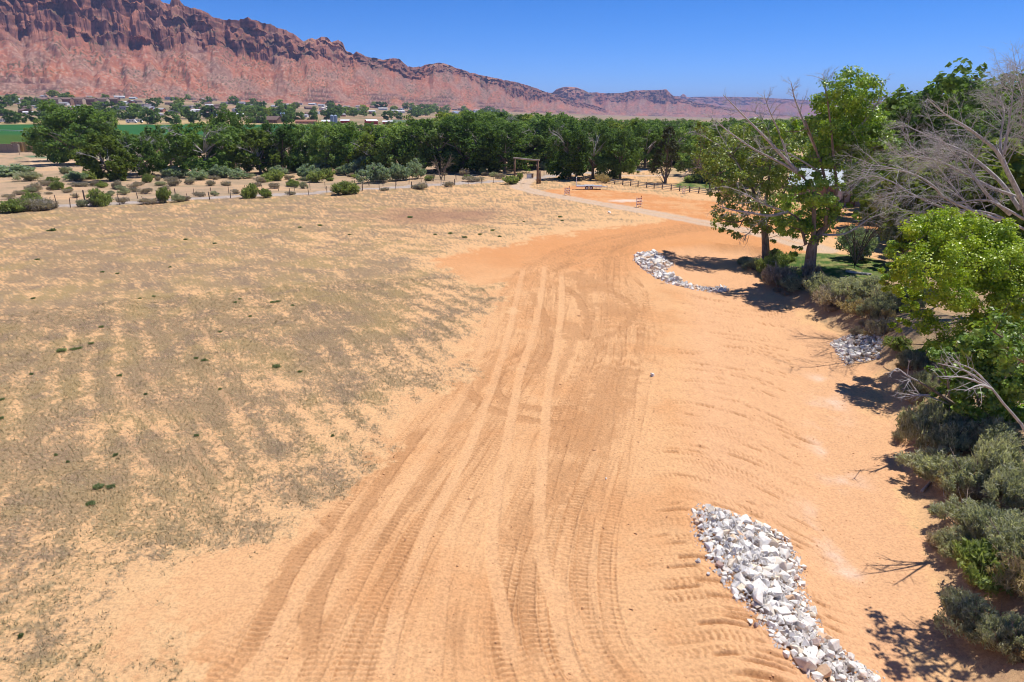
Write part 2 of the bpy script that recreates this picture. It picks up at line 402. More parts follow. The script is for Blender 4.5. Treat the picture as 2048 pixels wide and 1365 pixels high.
# ------------------------------------------------------------------ ground sheet
py_rows = np.arange(1440, 318, -1.95)
r_near = CAMZ/np.tan(PITCH+np.arctan((py_rows-682.5)/F))
r_far = np.geomspace(r_near[-1]*1.012, 16000, 150)
rr = np.r_[0.3, 3, 6, 9, 11.5, r_near, r_far]
th = np.radians(np.r_[np.linspace(-47, 47, 930), np.linspace(47, 313, 44)[1:-1]])
NR, NT = len(rr), len(th)
RR, TH = np.meshgrid(rr, th, indexing='ij')
gx = (RR*np.sin(TH)).ravel(); gy = (RR*np.cos(TH)).ravel()
gz = terrain(gx, gy)
gu, gv = np.full(gx.shape, -9999.), np.full(gx.shape, 9999.)
fr = gy > 2; gu[fr], gv[fr] = proj(gx[fr], gy[fr], gz[fr])
GRADED = PX([(280,1500),(330,1270),(420,1165),(560,1085),(660,990),(770,880),(880,770),(950,690),(985,625),(975,575),(890,548),(880,524),(960,500),(1080,476),(1200,459),(1330,440),(1440,424),(1560,440),(1610,490),(1572,522),(1610,575),(1685,616),(1765,682),(1838,782),(1878,900),(1930,1000),(1972,1150),(2035,1300),(2110,1500)])
ORANGE = PX([(1085,384),(1150,371),(1250,384),(1400,400),(1500,408),(1600,418),(1760,430),(1820,470),(1700,480),(1640,470),(1500,452),(1350,428),(1200,407)])
DRIVE = catmull(PX([(1058,358),(1046,366),(1042,374),(1060,383),(1100,391),(1150,399),(1250,416),(1350,435),(1480,459),(1560,476),(1640,500)]), 8)
ROAD = catmull(PX([(-300,434),(0,420),(130,412),(272,405),(480,393),(647,384),(814,375),(1000,362),(1060,357),(1110,352),(1200,344),(1300,340)]), 6)
BACKLANE = catmull(PX([(1215,352),(1300,352),(1400,350),(1500,352)]), 6)
LAWN1 = PX([(1555,520),(1570,508),(1640,506),(1720,512),(1790,530),(1800,560),(1700,566),(1600,556)])
LAWN2 = PX([(1345,372),(1370,362),(1420,360),(1470,366),(1475,378),(1410,380),(1360,378)])
near = (gy > 0) & (gy < 420) & (np.abs(gx) < 420)
def zone(f, *a, fill=1e3):
    d = np.full(gx.shape, fill); d[near] = f(gx[near], gy[near], *a); return d
n1 = fbm(gx*0.8, gy*0.8, 4, 1); n2 = fbm(gx/6.0, gy/6.0, 4, 2); n3 = fbm(gx*3.3, gy*3.3, 3, 3); n4 = fbm(gx/25., gy/25., 3, 5)
dg0 = zone(sd_poly, GRADED); dg = dg0+1.9*n1+3.0*n2+1.0*n3; dorg = zone(sd_poly, ORANGE)+0.8*n2
ddr = zone(d_line, DRIVE); drd = zone(d_line, ROAD); dbl = zone(d_line, BACKLANE)
dl1 = zone(sd_poly, LAWN1)+0.5*n1; dl2 = zone(sd_poly, LAWN2)
dit = zone(sd_poly, OUTER)
bare = sstep(0.8, -0.8, dg); org = sstep(1.0, -1.0, dorg)
drive_w = 1.9+0.3*n2
sand = np.array([.665, .395, .195]); pink = np.array([.66, .375, .20]); orange = np.array([.60, .27, .105]); moist = np.array([.41, .205, .09])
c = np.tile(sand, (len(gx), 1))
c = mixc(c, (.66, .43, .22), np.clip(0.3+0.5*n4, 0, 1)*0.5)
# dry grass on the field: a worn mat over sand, mown in strips
sx = gx*0.87+gy*0.5
strip = 0.5+0.5*np.sin(sx*2*math.pi/1.55+4.0*fbm(gx/17, gy/17, 2, 41))
lean = sstep(16, -22, gx-0.28*(gy-14))
thin = sstep(62, 80, gy)*sstep(-40, 0, gx)*0.22
fin = fbm(gx*2.2+0.3*gy, gy*1.7, 5, 51, .62)
grain = fbm(gx*8, gy*6, 3, 52, .7)
cov = 0.05+0.34*lean+0.36*fbm(gx/3.4+0.25*gy, gy/3.0, 4, 53)+0.16*n2+0.40*fin+0.42*grain-0.24*(1-.75*sstep(45, 75, gy))*(strip-.5)*(0.4+0.9*sstep(-.2, .4, fbm(gx/11, gy/11, 2, 57)))*sstep(5, -5, gx)-thin
cov = cov-0.30*np.exp(-np.clip(dg0+2.5*n2, 0, 50)/3.0)
cov = sstep(0.0, 0.42, cov)*(1-bare)
gcol = mixc(np.tile([.30, .212, .128], (len(gx), 1)), (.345, .25, .12), sstep(-.3, .4, fbm(gx/8, gy/8, 3, 61)))
gcol = mixc(gcol, (.225, .165, .12), 0.8*sstep(-0.1, 0.5, fbm(gx/3, gy/3, 4, 63)+.3*grain))
gcol = mixc(gcol, (.40, .315, .19), 0.6*sstep(0.1, 0.6, grain+.3*n3))
field = (gy < 118) & (gx < 60)
c = mixc(c, gcol*np.array([.93, .93, .90]), cov*0.90)
c = mixc(c, (.30, .165, .105), 0.75*sstep(12, 3, np.hypot((gx-gp(880, 430)[0])/1.4, (gy-gp(880, 430)[1])*1.0)+4*n2))
# graded soil
gsoil = mixc(np.tile([.67, .38, .185], (len(gx), 1)), (.61, .32, .145), sstep(-.25, .5, n2+0.4*n1))
gsoil = mixc(gsoil, orange, 0.75*sstep(55, 75, gy))
slope_t = np.clip(-dit/2.0, 0, 1)*(gx > 0)
gsoil = mixc(gsoil, pink, slope_t*0.9)
pale = sstep(-0.1, .5, fbm(gx/3., gy/3., 4, 71))*np.exp(-((zone(d_line, catmull(PX([(1650,760),(1660,880),(1690,1000),(1640,1060),(1740,1200)], DZ), 6)))/0.9)**2)
gsoil = mixc(gsoil, (.70, .47, .33), np.clip(pale*1.3, 0, 1))
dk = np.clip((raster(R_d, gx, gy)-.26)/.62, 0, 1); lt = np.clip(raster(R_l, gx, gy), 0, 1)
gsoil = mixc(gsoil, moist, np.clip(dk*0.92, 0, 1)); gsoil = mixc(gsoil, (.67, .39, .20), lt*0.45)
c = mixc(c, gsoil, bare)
c = mixc(c, (.67, .40, .21), lt*(1-bare)*0.6)
c = mixc(c, mixc(np.tile(orange, (len(gx), 1)), sand, 0.6*sstep(-.2, .5, n2+.5*n1)), org)
# beyond the road: scrub land
scr = sstep(0.0, 6.0, gy-np.interp(gx, ROAD[:, 0], ROAD[:, 1]))*(gy > 90)*(gx < 38)
scol = mixc(np.tile([.47, .32, .20], (len(gx), 1)), (.33, .25, .155), sstep(-.3, .5, fbm(gx/7, gy/4, 4, 81)))
scol = mixc(scol, (.57, .37, .21), sstep(0.05, .5, fbm(gx/16, gy/9, 3, 83)))
c = mixc(c, scol, scr)
backr = sstep(128, 140, gy)*(gx >= 38)
c = mixc(c, mixc(np.tile([.58, .38, .21], (len(gx), 1)), (.36, .28, .15), sstep(-.2, .5, n2)), backr*(1-org))
bank = (gu > 60) & (gu < 500) & (gv > 318) & (gv < 334)
c = mixc(c, (.64, .44, .28), bank*0.8)
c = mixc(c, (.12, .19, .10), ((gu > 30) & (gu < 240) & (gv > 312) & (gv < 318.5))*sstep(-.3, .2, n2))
far = sstep(300, 380, gy)
fcol = mixc(np.tile([.34, .25, .145], (len(gx), 1)), (.20, .17, .085), sstep(-.2, .4, fbm(gx/60, gy/90, 4, 91)))
fcol = mixc(fcol, (.45, .27, .17), sstep(0.0, .5, fbm(gx/120, gy/150, 3, 93))*(gy > 800))
c = mixc(c, fcol, far)
crop = (gu > -400) & (gu < 640) & (gv > 249) & (gv < 293.5)
ccol = mixc(np.tile([.030, .125, .030], (len(gx), 1)), (.062, .120, .018), sstep(268, 272, gv+2*n4))
c = np.where(crop[:, None], ccol*(1+0.12*n4[:, None]), c)
c = mixc(c, (.50, .36, .17), ((gu > -400) & (gu < 660) & (gv > 242) & (gv <= 249))*0.9)
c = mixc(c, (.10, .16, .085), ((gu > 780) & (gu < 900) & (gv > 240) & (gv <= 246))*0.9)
lawn = np.maximum(sstep(0.4, -0.4, dl1), sstep(0.4, -0.4, dl2)); c = mixc(c, mixc(np.tile([.065, .125, .026], (len(gx), 1)), (.26, .24, .09), sstep(-.25, .4, n1+.4*n3)), lawn)
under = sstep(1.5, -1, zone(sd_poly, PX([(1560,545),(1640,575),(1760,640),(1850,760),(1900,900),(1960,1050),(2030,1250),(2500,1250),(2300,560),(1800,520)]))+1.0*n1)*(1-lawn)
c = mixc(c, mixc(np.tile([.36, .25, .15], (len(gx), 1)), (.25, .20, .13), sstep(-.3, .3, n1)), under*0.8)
rd = sstep(2.4, 1.9, drd+0.25*n1); c = mixc(c, mixc(np.tile([.46, .39, .34], (len(gx), 1)), (.40, .33, .28), sstep(-.3, .3, n1)), rd)
bl = sstep(2.2, 1.5, dbl+0.3*n1); c = mixc(c, (.55, .42, .31), bl)
drv = sstep(drive_w+.5, drive_w-.3, ddr+0.25*n1); c = mixc(c, (.56, .41, .29), drv*(0.95-0.35*np.exp(-(ddr/0.35)**2)))
patch_w = sstep(1, 0.4, np.hypot((gu-1250)/45, (gv-402)/3.5)+.4*n1); c = mixc(c, (.72, .58, .46), patch_w*.8)
c *= (1+0.07*n3+0.05*n1)[:, None]
c = np.clip(c, 0.01, 0.92)
closeup = sstep(140, 30, RR.ravel())
gz = gz+raster(R_h, gx, gy)*1.0*np.clip(bare+.4, 0, 1)+closeup*(0.012*n3*bare*(1-lt)+0.035*cov*fbm(gx*5, gy*5, 3, 101)+0.02*n1)
gz = gz-0.05*sstep(2.2, 1.6, ddr)*closeup
zid = np.zeros(len(gx), np.int8)                     # which piece of the setting a vertex belongs to
zid[far > 0.5] = 6; zid[(scr > .5) & (far <= .5)] = 7; zid[(backr > .5) & (far <= .5)] = 7; zid[crop] = 5
zid[bare > .5] = 1; zid[(dit < 0) & (gx > 0) & (gy < 100)] = 2; zid[rd > .5] = 4; zid[drv > .5] = 3; zid[dl1 < 0] = 8; zid[dl2 < 0] = 9
GROUND_V = np.stack([gx, gy, gz], 1); idx = np.arange(NR*NT).reshape(NR, NT)
a = idx[:-1, :]; b = idx[1:, :]; an = np.roll(a, -1, 1); bn = np.roll(b, -1, 1)
GF = np.stack([a.ravel(), an.ravel(), bn.ravel(), b.ravel()], 1)[:, ::-1]
fz = zid[GF[:, 0]]

def ground_material():
    m, n, l, p = newmat('soil_and_grass')
    at_ = n.new('ShaderNodeAttribute'); at_.attribute_name = 'Col'
    tc = n.new('ShaderNodeTexCoord')
    a1 = N(n, 'ShaderNodeTexNoise', Scale=9.0, Detail=8, Roughness=0.68); l.new(tc.outputs['Object'], a1.inputs['Vector'])
    a2 = N(n, 'ShaderNodeTexNoise', Scale=55.0, Detail=4); l.new(tc.outputs['Object'], a2.inputs['Vector'])
    f1 = ramp(n, l, a1.outputs['Fac'], [(0.28, 0.68), (0.5, 1.0), (0.72, 1.18)])
    c1 = mixrgb(n, l, 1.0, at_.outputs['Color'], f1, 'MULTIPLY')
    f2 = ramp(n, l, a2.outputs['Fac'], [(0.28, 0.76), (0.5, 1.0), (0.72, 1.14)])
    c2 = mixrgb(n, l, 1.0, c1, f2, 'MULTIPLY')
    l.new(c2, p.inputs['Base Color']); p.inputs['Roughness'].default_value = 0.95; p.inputs['Specular IOR Level'].default_value = 0.1
    b = N(n, 'ShaderNodeBump', Strength=0.8, Distance=0.05); l.new(a1.outputs['Fac'], b.inputs['Height'])
    b2 = N(n, 'ShaderNodeBump', Strength=0.3, Distance=0.01); l.new(a2.outputs['Fac'], b2.inputs['Height']); l.new(b.outputs[0], b2.inputs['Normal'])
    l.new(b2.outputs[0], p.inputs['Normal'])
    return m
M_GROUND = ground_material()
for k, (nm, lab) in enumerate([('field', 'dry mown field of worn grass over orange sand'), ('dirt_track', 'graded strip of orange soil pressed with machine tracks'), ('drainage_ditch', 'shallow dug ditch of bare orange sand'),
        ('driveway', 'pale dirt drive leading to the timber gate'), ('gravel_road', 'grey gravel road between the wire fences'), ('crop_field', 'irrigated dark green crop field'), ('valley_floor', 'dry valley floor rising to the cliffs'),
        ('scrubland', 'sandy scrubland beyond the gravel road'), ('lawn', 'patch of green lawn under the forked cottonwood'), ('lawn', 'small green lawn behind the rail fence')]):
    fs = GF[fz == k]
    if len(fs) == 0: continue
    used, inv = np.unique(fs.ravel(), return_inverse=True)
    o = obj(nm, mesh_np(nm, GROUND_V[used], inv.reshape(-1, 4), M_GROUND, True, c[used]))
    o['kind'] = 'structure'; o['label'] = lab
# ------------------------------------------------------------------ cliffs and mesas
def cliff_material(name, haze_tint=(1, 1, 1)):
    m, n, l, p = newmat(name)
    a = n.new('ShaderNodeAttribute'); a.attribute_name = 'Col'
    tc = n.new('ShaderNodeTexCoord')
    t = N(n, 'ShaderNodeTexNoise', Scale=0.05, Detail=8, Roughness=0.7); l.new(tc.outputs['Object'], t.inputs['Vector'])
    v = N(n, 'ShaderNodeTexVoronoi', Scale=0.11); l.new(tc.outputs['Object'], v.inputs['Vector'])
    f = ramp(n, l, t.outputs['Fac'], [(0.3, 0.72), (0.5, 1.0), (0.7, 1.25)])
    c = mixrgb(n, l, 1.0, a.outputs['Color'], f, 'MULTIPLY')
    l.new(c, p.inputs['Base Color']); p.inputs['Roughness'].default_value = 0.95; p.inputs['Specular IOR Level'].default_value = 0.05
    b = N(n, 'ShaderNodeBump', Strength=0.6, Distance=3.0); l.new(t.outputs['Fac'], b.inputs['Height']); l.new(b.outputs[0], p.inputs['Normal'])
    return m
M_CLIFF = cliff_material('cliff_rock')
def build_range(name, label, sky_pts, base_pts, px0, px1, ncol, nrow, dfoot, wid, yfoot, seed, cliffy=1.0, veg=True, top_pale=None):
    """a range with its skyline, the line where cliffs meet talus and its foot, each given by direction and distance"""
    u = np.linspace(px0, px1, ncol); t = np.linspace(0, 1, nrow)
    sx_, sy_ = zip(*sky_pts); bx_, by_ = zip(*base_pts)
    ysky = np.interp(u, sx_, sy_); ybase = np.interp(u, bx_, by_); yft = np.interp(u, PA, YF) if yfoot is None else np.interp(u, *zip(*yfoot))
    d0 = np.interp(u, *zip(*dfoot)); w = np.interp(u, *zip(*wid))
    dsk = d0+w; dba = d0+w*0.62
    zs = zfor(ysky, dsk); zb = zfor(ybase, dba); zf = zfor(yft, d0)-3
    al0 = np.r_[0, np.cumsum(np.abs(np.diff(u/1436*d0)))]
    zb = zb+(zs-zb)*0.55*fbm(al0/170, al0*0+1.7, 4, seed+70); zb = np.minimum(zb, zs-4)
    along = u/1436*d0                                                        # metres along the range
    al = np.r_[0, np.cumsum(np.abs(np.diff(along))+0.25*np.abs(np.diff(d0)))]
    # row parameter -> share of talus, cliff and shelf
    T0, T1 = 0.40, 0.90
    A = al[None, :]+0*t[:, None]; TT = t[:, None]+0*al[None, :]
    H = (zs-zf)[None, :]
    lev = np.floor(np.clip((TT-T0)/(T1-T0), 0, 1)*5+0.5*fbm(A/180, TT*2, 2, seed+8))
    alc = ridged(A/150, lev*3.37+.2, 3, seed)*0.42+ridged(A/46, lev*5.71+.4, 3, seed+1)*.24+fbm(A/70, TT*5, 3, seed+2)*0.40
    D = np.empty_like(A); Z = np.empty_like(A)
    s1 = np.clip(TT/T0, 0, 1); s2 = np.clip((TT-T0)/(T1-T0), 0, 1); s3 = np.clip((TT-T1)/(1-T1), 0, 1)
    rug = fbm(A/420, A*0+7, 2, seed+5)
    D = d0+ (dba-d0)*s1 + (dsk-dba)*(0.60*s2+0.40*s3)
    w5 = np.clip(s2*5+0.45*fbm(A/150, s2*2, 2, seed+9)*np.sin(math.pi*s2), 0, 5); cl = 0.25*s2+0.75*np.clip((np.floor(w5)+sstep(.5, 1, w5 % 1))/5, 0, 1)
    Z = zf+(zb-zf)*(s1**1.22) + (zs-zb)*(0.93*cl+0.07*s3)
    inc = sstep(0.03, .12, s2)*(1-0.75*s3)
    D = D+inc*alc*w*0.13*cliffy
    Z = Z+inc*(zs-zb)*(0.10*fbm(A/45, s2*4, 3, seed+12)+0.07*ridged(A/22, s2*3, 3, seed+14))*cliffy*(1-sstep(.6, 1, s2)*.6)
    # talus: gullies, benches and boulders
    tal = sstep(0.02, .12, s1)*(1-sstep(0.0, .1, s2))
    gul = .6*ridged(A/170+0.8*s1, s1*0.8, 4, seed+20)+.4*ridged(A/60-0.9*s1, s1*1.6, 3, seed+21)
    Z = Z-tal*gul*0.080*H*sstep(0, .5, s1)+tal*0.012*H*fbm(A/20, s1*14, 3, seed+22)
    bench = sstep(-.12, .15, fbm(A/260, s1*1.2, 2, seed+25))*sstep(.10, .16, s1)*(1-sstep(.42, .55, s1))
    lam = 15.0; zz = Z+3*fbm(A/120, s1*2, 2, seed+27); Z = Z+bench*0.95*lam/6.283*np.sin(6.283*zz/lam)
    lay = sstep(.25, .8, np.sin(6.283*zz/lam+2.6))*bench
    bb = np.clip(perlin(A/7, s1*80, seed+30)-.25, 0, 1); Z = Z+tal*bb*3.5
    X = (u[None, :]-1024)/1436*D
    # colours: the rock itself
    gz_ = np.gradient(Z, axis=0)/np.maximum(np.abs(np.gradient(D, axis=0)), 0.4)
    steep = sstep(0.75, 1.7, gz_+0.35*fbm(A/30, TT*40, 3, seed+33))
    ctal = mixc(np.tile([.36, .145, .090], A.shape+(1,)), (.295, .165, .122), sstep(-.3, .4, fbm(A/120+s1, s1*3, 3, seed+40)))
    ctal = mixc(ctal, (.40, .148, .075), sstep(0.1, .55, fbm(A/160-1.5*s1, s1*2, 3, seed+43))*.8)
    strk = .6*fbm(A/22+2.2*s1*5, s1*1.6, 4, seed+44, .6)+.4*fbm(A/60-1.2*s1*3, s1*2.0, 3, seed+45); ctal = ctal*(1+.5*strk[..., None])
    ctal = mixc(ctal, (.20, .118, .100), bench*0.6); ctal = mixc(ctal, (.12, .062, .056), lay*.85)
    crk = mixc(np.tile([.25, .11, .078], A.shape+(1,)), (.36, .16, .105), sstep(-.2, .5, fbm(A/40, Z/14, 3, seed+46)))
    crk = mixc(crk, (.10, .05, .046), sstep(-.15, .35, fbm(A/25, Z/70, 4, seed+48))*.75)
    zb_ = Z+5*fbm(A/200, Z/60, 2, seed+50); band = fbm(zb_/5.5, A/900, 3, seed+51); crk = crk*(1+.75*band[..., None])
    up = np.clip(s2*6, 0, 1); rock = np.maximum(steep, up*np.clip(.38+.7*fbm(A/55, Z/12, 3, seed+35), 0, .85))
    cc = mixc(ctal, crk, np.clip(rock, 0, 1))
    if top_pale is not None:
        for px_, w_, st in top_pale:
            cc = mixc(cc, (.52, .26, .165), st*sstep(.35, .8, s2)*np.exp(-((u[None, :]-px_)/w_)**4))
    spk = perlin(A/6.5, TT*nrow/2.3, seed+55)
    if veg:
        green = sstep(.18, .36, spk)*(1-sstep(.0, .5, steep))*sstep(-.4, .2, fbm(A/150, s1*3, 2, seed+57))
        cc = mixc(cc, (.075, .080, .042), green*.85)
        cc = mixc(cc, (.42, .27, .20), sstep(.22, .42, perlin(A/9, TT*nrow/2.0, seed+59))*tal*.75)
        shelf = sstep(.1, .5, fbm(A/90, s2*5, 3, seed+61))*(1-steep)*up
        cc = mixc(cc, (.13, .115, .07), shelf*.6)
    V = np.stack([X, D, Z], -1)
    # back side so that the range is a solid hill
    back = np.stack([(u-1024)/1436*(dsk+w*1.2), dsk+w*1.2, np.minimum(zs*0.55, zs-5)], -1)[None]; back2 = back.copy(); back2[..., 1] += w*1.5; back2[..., 0] *= 1.1; back2[..., 2] = -5
    V = np.concatenate([V, back, back2], 0); cc = np.concatenate([cc, cc[-1:], cc[-1:]], 0)
    n0, n1_ = V.shape[:2]; I = np.arange(n0*n1_).reshape(n0, n1_)
    Fq = np.stack([I[:-1, :-1].ravel(), I[:-1, 1:].ravel(), I[1:, 1:].ravel(), I[1:, :-1].ravel()], 1)
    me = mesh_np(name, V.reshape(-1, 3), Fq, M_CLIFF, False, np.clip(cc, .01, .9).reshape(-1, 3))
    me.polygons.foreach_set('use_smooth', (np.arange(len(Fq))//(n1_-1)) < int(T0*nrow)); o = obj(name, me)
    o['kind'] = 'structure'; o['label'] = label; return o

SKY_A = [(-700,-150),(-300,-90),(-100,-50),(0,-34),(60,-40),(120,-28),(200,-30),(260,-22),(330,-8),(343,0),(350,4),(354,-2),(358,5),(372,8),(376,-1),(384,-3),(392,2),(398,14),(430,24),(450,34),(470,39),(500,47),(502,41),(520,40),(530,44),(560,50),(574,60),(590,63),(606,74),(622,86),(630,79),(638,77),(646,82),(655,78),(662,74),(669,78),(674,88),(680,86),(688,82),(696,88),(701,104),(716,111),(721,106),(727,110),(745,117),(775,123),(786,118),(803,119),(812,126),(820,135),(845,136),(862,130),(880,127),(896,130),(912,138),(930,143),(950,149),(978,155),(1000,160),(1030,164),(1060,173),(1090,184),(1125,196),(1165,206),(1210,218),(1260,231),(1300,236)]
BASE_A = [(-700,20),(-300,30),(0,42),(60,56),(110,50),(170,48),(220,66),(300,78),(340,90),(400,92),(470,104),(520,108),(580,112),(640,122),(700,132),(760,140),(815,158),(850,158),(890,150),(930,165),(960,176),(1000,186),(1060,196),(1125,208),(1200,223),(1300,237)]
build_range('cliff_range', 'long red sandstone rim with dark cliffs above talus slopes behind the town', SKY_A, BASE_A, -620, 1275, 1000, 190,
            list(zip(PA, DF)), [(-900,560),(0,620),(600,700),(1000,900),(1300,1300)], None, 5, 1.0, True, [(660,48,.75),(880,26,.85),(985,14,.6),(380,20,.3)])
SKY_B = [(900,226),(960,205),(1020,192),(1080,187),(1104,186),(1112,179),(1124,175),(1140,174),(1154,176),(1166,181),(1176,186),(1192,185),(1200,187),(1228,187),(1245,186),(1262,182),(1284,181),(1300,181),(1318,180),(1329,179),(1336,186),(1345,194),(1362,199),(1400,207),(1460,217),(1540,228),(1640,236)]
BASE_B = [(900,232),(1000,212),(1100,205),(1160,206),(1220,204),(1300,200),(1336,205),(1400,214),(1460,222),(1540,231),(1640,238)]
build_range('red_bluff', 'purple red layered bluff with pale capped dome at the end of the valley', SKY_B, BASE_B, 905, 1640, 420, 110,
            [(900,4800),(1150,4900),(1400,5600),(1640,6600)], [(900,900),(1640,1100)], [(900,232),(1100,231),(1300,235),(1500,237),(1700,238)], 23, 1.0, True, [(1140,26,.9),(1275,20,.4)])
SKY_C = [(1240,200),(1300,193),(1335,192),(1358,193),(1361,189),(1366,188),(1369,195),(1400,194),(1440,194),(1500,195),(1560,198),(1620,201),(1680,203),(1760,203),(1780,201),(1840,204),(1960,207),(2100,204),(2400,206),(2900,200)]
BASE_C = [(1240,212),(1400,208),(1560,210),(1700,213),(1900,216),(2400,214),(2900,212)]
build_range('far_mesa', 'long pale violet mesa on the horizon behind the trees', SKY_C, BASE_C, 1240, 2800, 480, 80,
            [(1200,9000),(2900,8200)], [(1200,1500),(2900,1500)], [(1200,236),(2900,237)], 41, 0.9, False, [(1770,30,.5)])
# ------------------------------------------------------------------ plant materials
M_BARK = noise_mat('bark', (.16, .115, .085), (.34, .27, .21), 6, .95, .6, .04, stretch=(1, 1, .25))
M_DEAD = noise_mat('dead_wood', (.34, .31, .285), (.60, .56, .52), 7, .9, .3, .02, stretch=(1, 1, .3))
M_BARK_D = noise_mat('dark_bark', (.09, .07, .06), (.20, .16, .13), 6, .95, .5, .04, stretch=(1, 1, .25))
L_BELT = [leaf_mat('belt_leaf_dark', (0.067, 0.125, 0.036), (0.179, 0.283, 0.075), .40, .7, .12, .34), leaf_mat('belt_leaf_mid', (0.105, 0.181, 0.055), (0.274, 0.387, 0.124), .40, .7, .12, .34), leaf_mat('belt_leaf_olive', (0.127, 0.187, 0.039), (0.315, 0.375, 0.083), .40, .7, .12, .34)]
L_HERO = leaf_mat('cottonwood_leaf', (0.102, 0.206, 0.034), (0.406, 0.570, 0.072), .35, .38, .5)
L_DEEP = leaf_mat('cottonwood_leaf_deep', (0.096, 0.165, 0.035), (0.327, 0.410, 0.080), .3, .40, .5)
L_YOUNG = leaf_mat('young_cottonwood_leaf', (0.143, 0.261, 0.014), (0.472, 0.582, 0.057), .40, .36, .5)
L_GREEN = leaf_mat('broad_green_leaf', (0.068, 0.143, 0.022), (0.298, 0.437, 0.070), .38, .36, .5)
L_OLIVE = leaf_mat('russian_olive_leaf', (0.186, 0.256, 0.178), (0.419, 0.512, 0.372), .42, .6, .2)
L_SAGE = leaf_mat('saltbush_leaf', (.23, .245, .180), (.52, .535, .42), .45, .7, .15)
L_GREASE = leaf_mat('greasewood_leaf', (0.145, 0.196, 0.068), (0.374, 0.442, 0.170), .45, .7, .15)
L_GREY = leaf_mat('dead_brush', (0.238, 0.203, 0.175), (0.504, 0.434, 0.378), .35, .8, .1)
L_TAN = leaf_mat('tan_brush', (0.297, 0.230, 0.135), (0.567, 0.459, 0.270), .35, .8, .1)
L_JUN = leaf_mat('juniper_needle', (.034, .042, .014), (.105, .110, .032), .15, .6, .2)
L_WEED = leaf_mat('weed_leaf', (.16, .20, .09), (.30, .36, .16), .25, .6, .2)
L_STRAW = leaf_mat('dry_grass_blade', (.27, .21, .13), (.50, .41, .25), .15, .8, .1)

def leaf_cards(C, Nn, size, aspect, rs):
    """diamond leaves: centres, normals, sizes -> verts, quads"""
    n = len(C); r = rs.normal(size=(n, 3)); Nn = Nn/np.maximum(np.linalg.norm(Nn, axis=1), 1e-6)[:, None]
    u = np.cross(Nn, r); u /= np.maximum(np.linalg.norm(u, axis=1), 1e-6)[:, None]; v = np.cross(Nn, u)
    s = np.asarray(size)[:, None]*0.5
    V = np.stack([C-u*s, C+v*s*aspect+Nn*s*.12, C+u*s, C-v*s*aspect+Nn*s*.12], 1).reshape(-1, 3)
    return V, np.arange(n*4).reshape(-1, 4)
def in_ball(n, rs, shell=0.45):
    d = rs.normal(size=(n, 3)); d /= np.linalg.norm(d, axis=1)[:, None]
    return d*(shell+(1-shell)*rs.rand(n)**0.6)[:, None], d
def clumps(centres, radii, per, rs, leaf, squash=.8, sub=14, aspect=.7, rand=.9, light=0.5, density_r=None, jit=.35):
    """crown of leaf clumps: each clump holds smaller bunches so that gaps stay open"""
    Cs, Ns, Ts = [], [], []
    for c0, r in zip(centres, radii):
        nb = max(4, int(sub*(r if density_r is None else (r/density_r)**2)))
        bp, bd = in_ball(nb, rs, .5); bp = bp*r*np.array([1, 1, squash])+c0
        bt = rs.rand(nb)
        n = max(3, int(per/sub)) if density_r is None else max(3, int(per/sub))
        lp, ld = in_ball(n*nb, rs, .2); br = r*jit*(0.7+0.6*rs.rand(nb)).repeat(n)[:, None]
        P = bp.repeat(n, 0)+lp*br*np.array([1, 1, .75])
        nn = bd.repeat(n, 0)*.5+ld*.5+np.array([0, 0, .45])+rs.normal(size=P.shape)*rand*.6
        Cs.append(P); Ns.append(nn); Ts.append(np.clip(bt.repeat(n)*.55+rs.rand(len(P))*.55-.05, 0, 1))
    C = np.concatenate(Cs); Nn = np.concatenate(Ns); T = np.concatenate(Ts)
    V, Q = leaf_cards(C, Nn, leaf*(0.6+0.8*rs.rand(len(C))), aspect, rs)
    return V, Q, T.repeat(4)
class Wood:
    def __init__(s, seed): s.mb = MB(); s.rs = np.random.RandomState(seed)
    def limb(s, pts, r0, r1, n=6, smooth=3):
        P = catmull(np.array([tuple(p) for p in pts]), smooth) if len(pts) > 2 else np.array([tuple(p) for p in pts])
        s.mb.tube(P, np.linspace(r0, r1, len(P)), n); return P
    def twigs(s, P, r, length, count, depth, spread=.75, droop=0.0, t0=.25, n=4, bias=None):
        rs = s.rs
        for k in range(count):
            t = t0+(1-t0)*rs.rand()**.8; i = min(int(t*(len(P)-1)), len(P)-2); p = P[i]+(P[i+1]-P[i])*rs.rand()
            d = P[i+1]-P[i]; d = d/max(np.linalg.norm(d), 1e-6)
            v = rs.normal(size=3); v -= d*(v@d); v /= max(np.linalg.norm(v), 1e-6)
            dr = d*(1-spread*.5)+v*spread+(np.array(bias) if bias is not None else 0); dr /= np.linalg.norm(dr)
            L = length*(.5+.8*rs.rand())*(1.15-.6*t)
            b = rs.normal(size=3)*.18; pts = [p, p+dr*L*.35+b*L*.15, p+dr*L*.7+b*L*.4+np.array([0, 0, -droop*L*.25]), p+dr*L+b*L*.9+np.array([0, 0, -droop*L*.6])]
            Q = catmull(np.array(pts), 2 if depth > 0 else 1); rr_ = r*(1.1-.5*t)
            s.mb.tube(Q, np.linspace(rr_, rr_*.35, len(Q)), n if depth > 0 else 3, cap=False)
            if depth > 0: s.twigs(Q, rr_*.5, L*.5, max(2, int(count*.55)) if depth > 1 else 4, depth-1, spread*.95, droop, .2, 3, bias)
    def mesh(s, name, mat): return s.mb.mesh(name, mat, True)

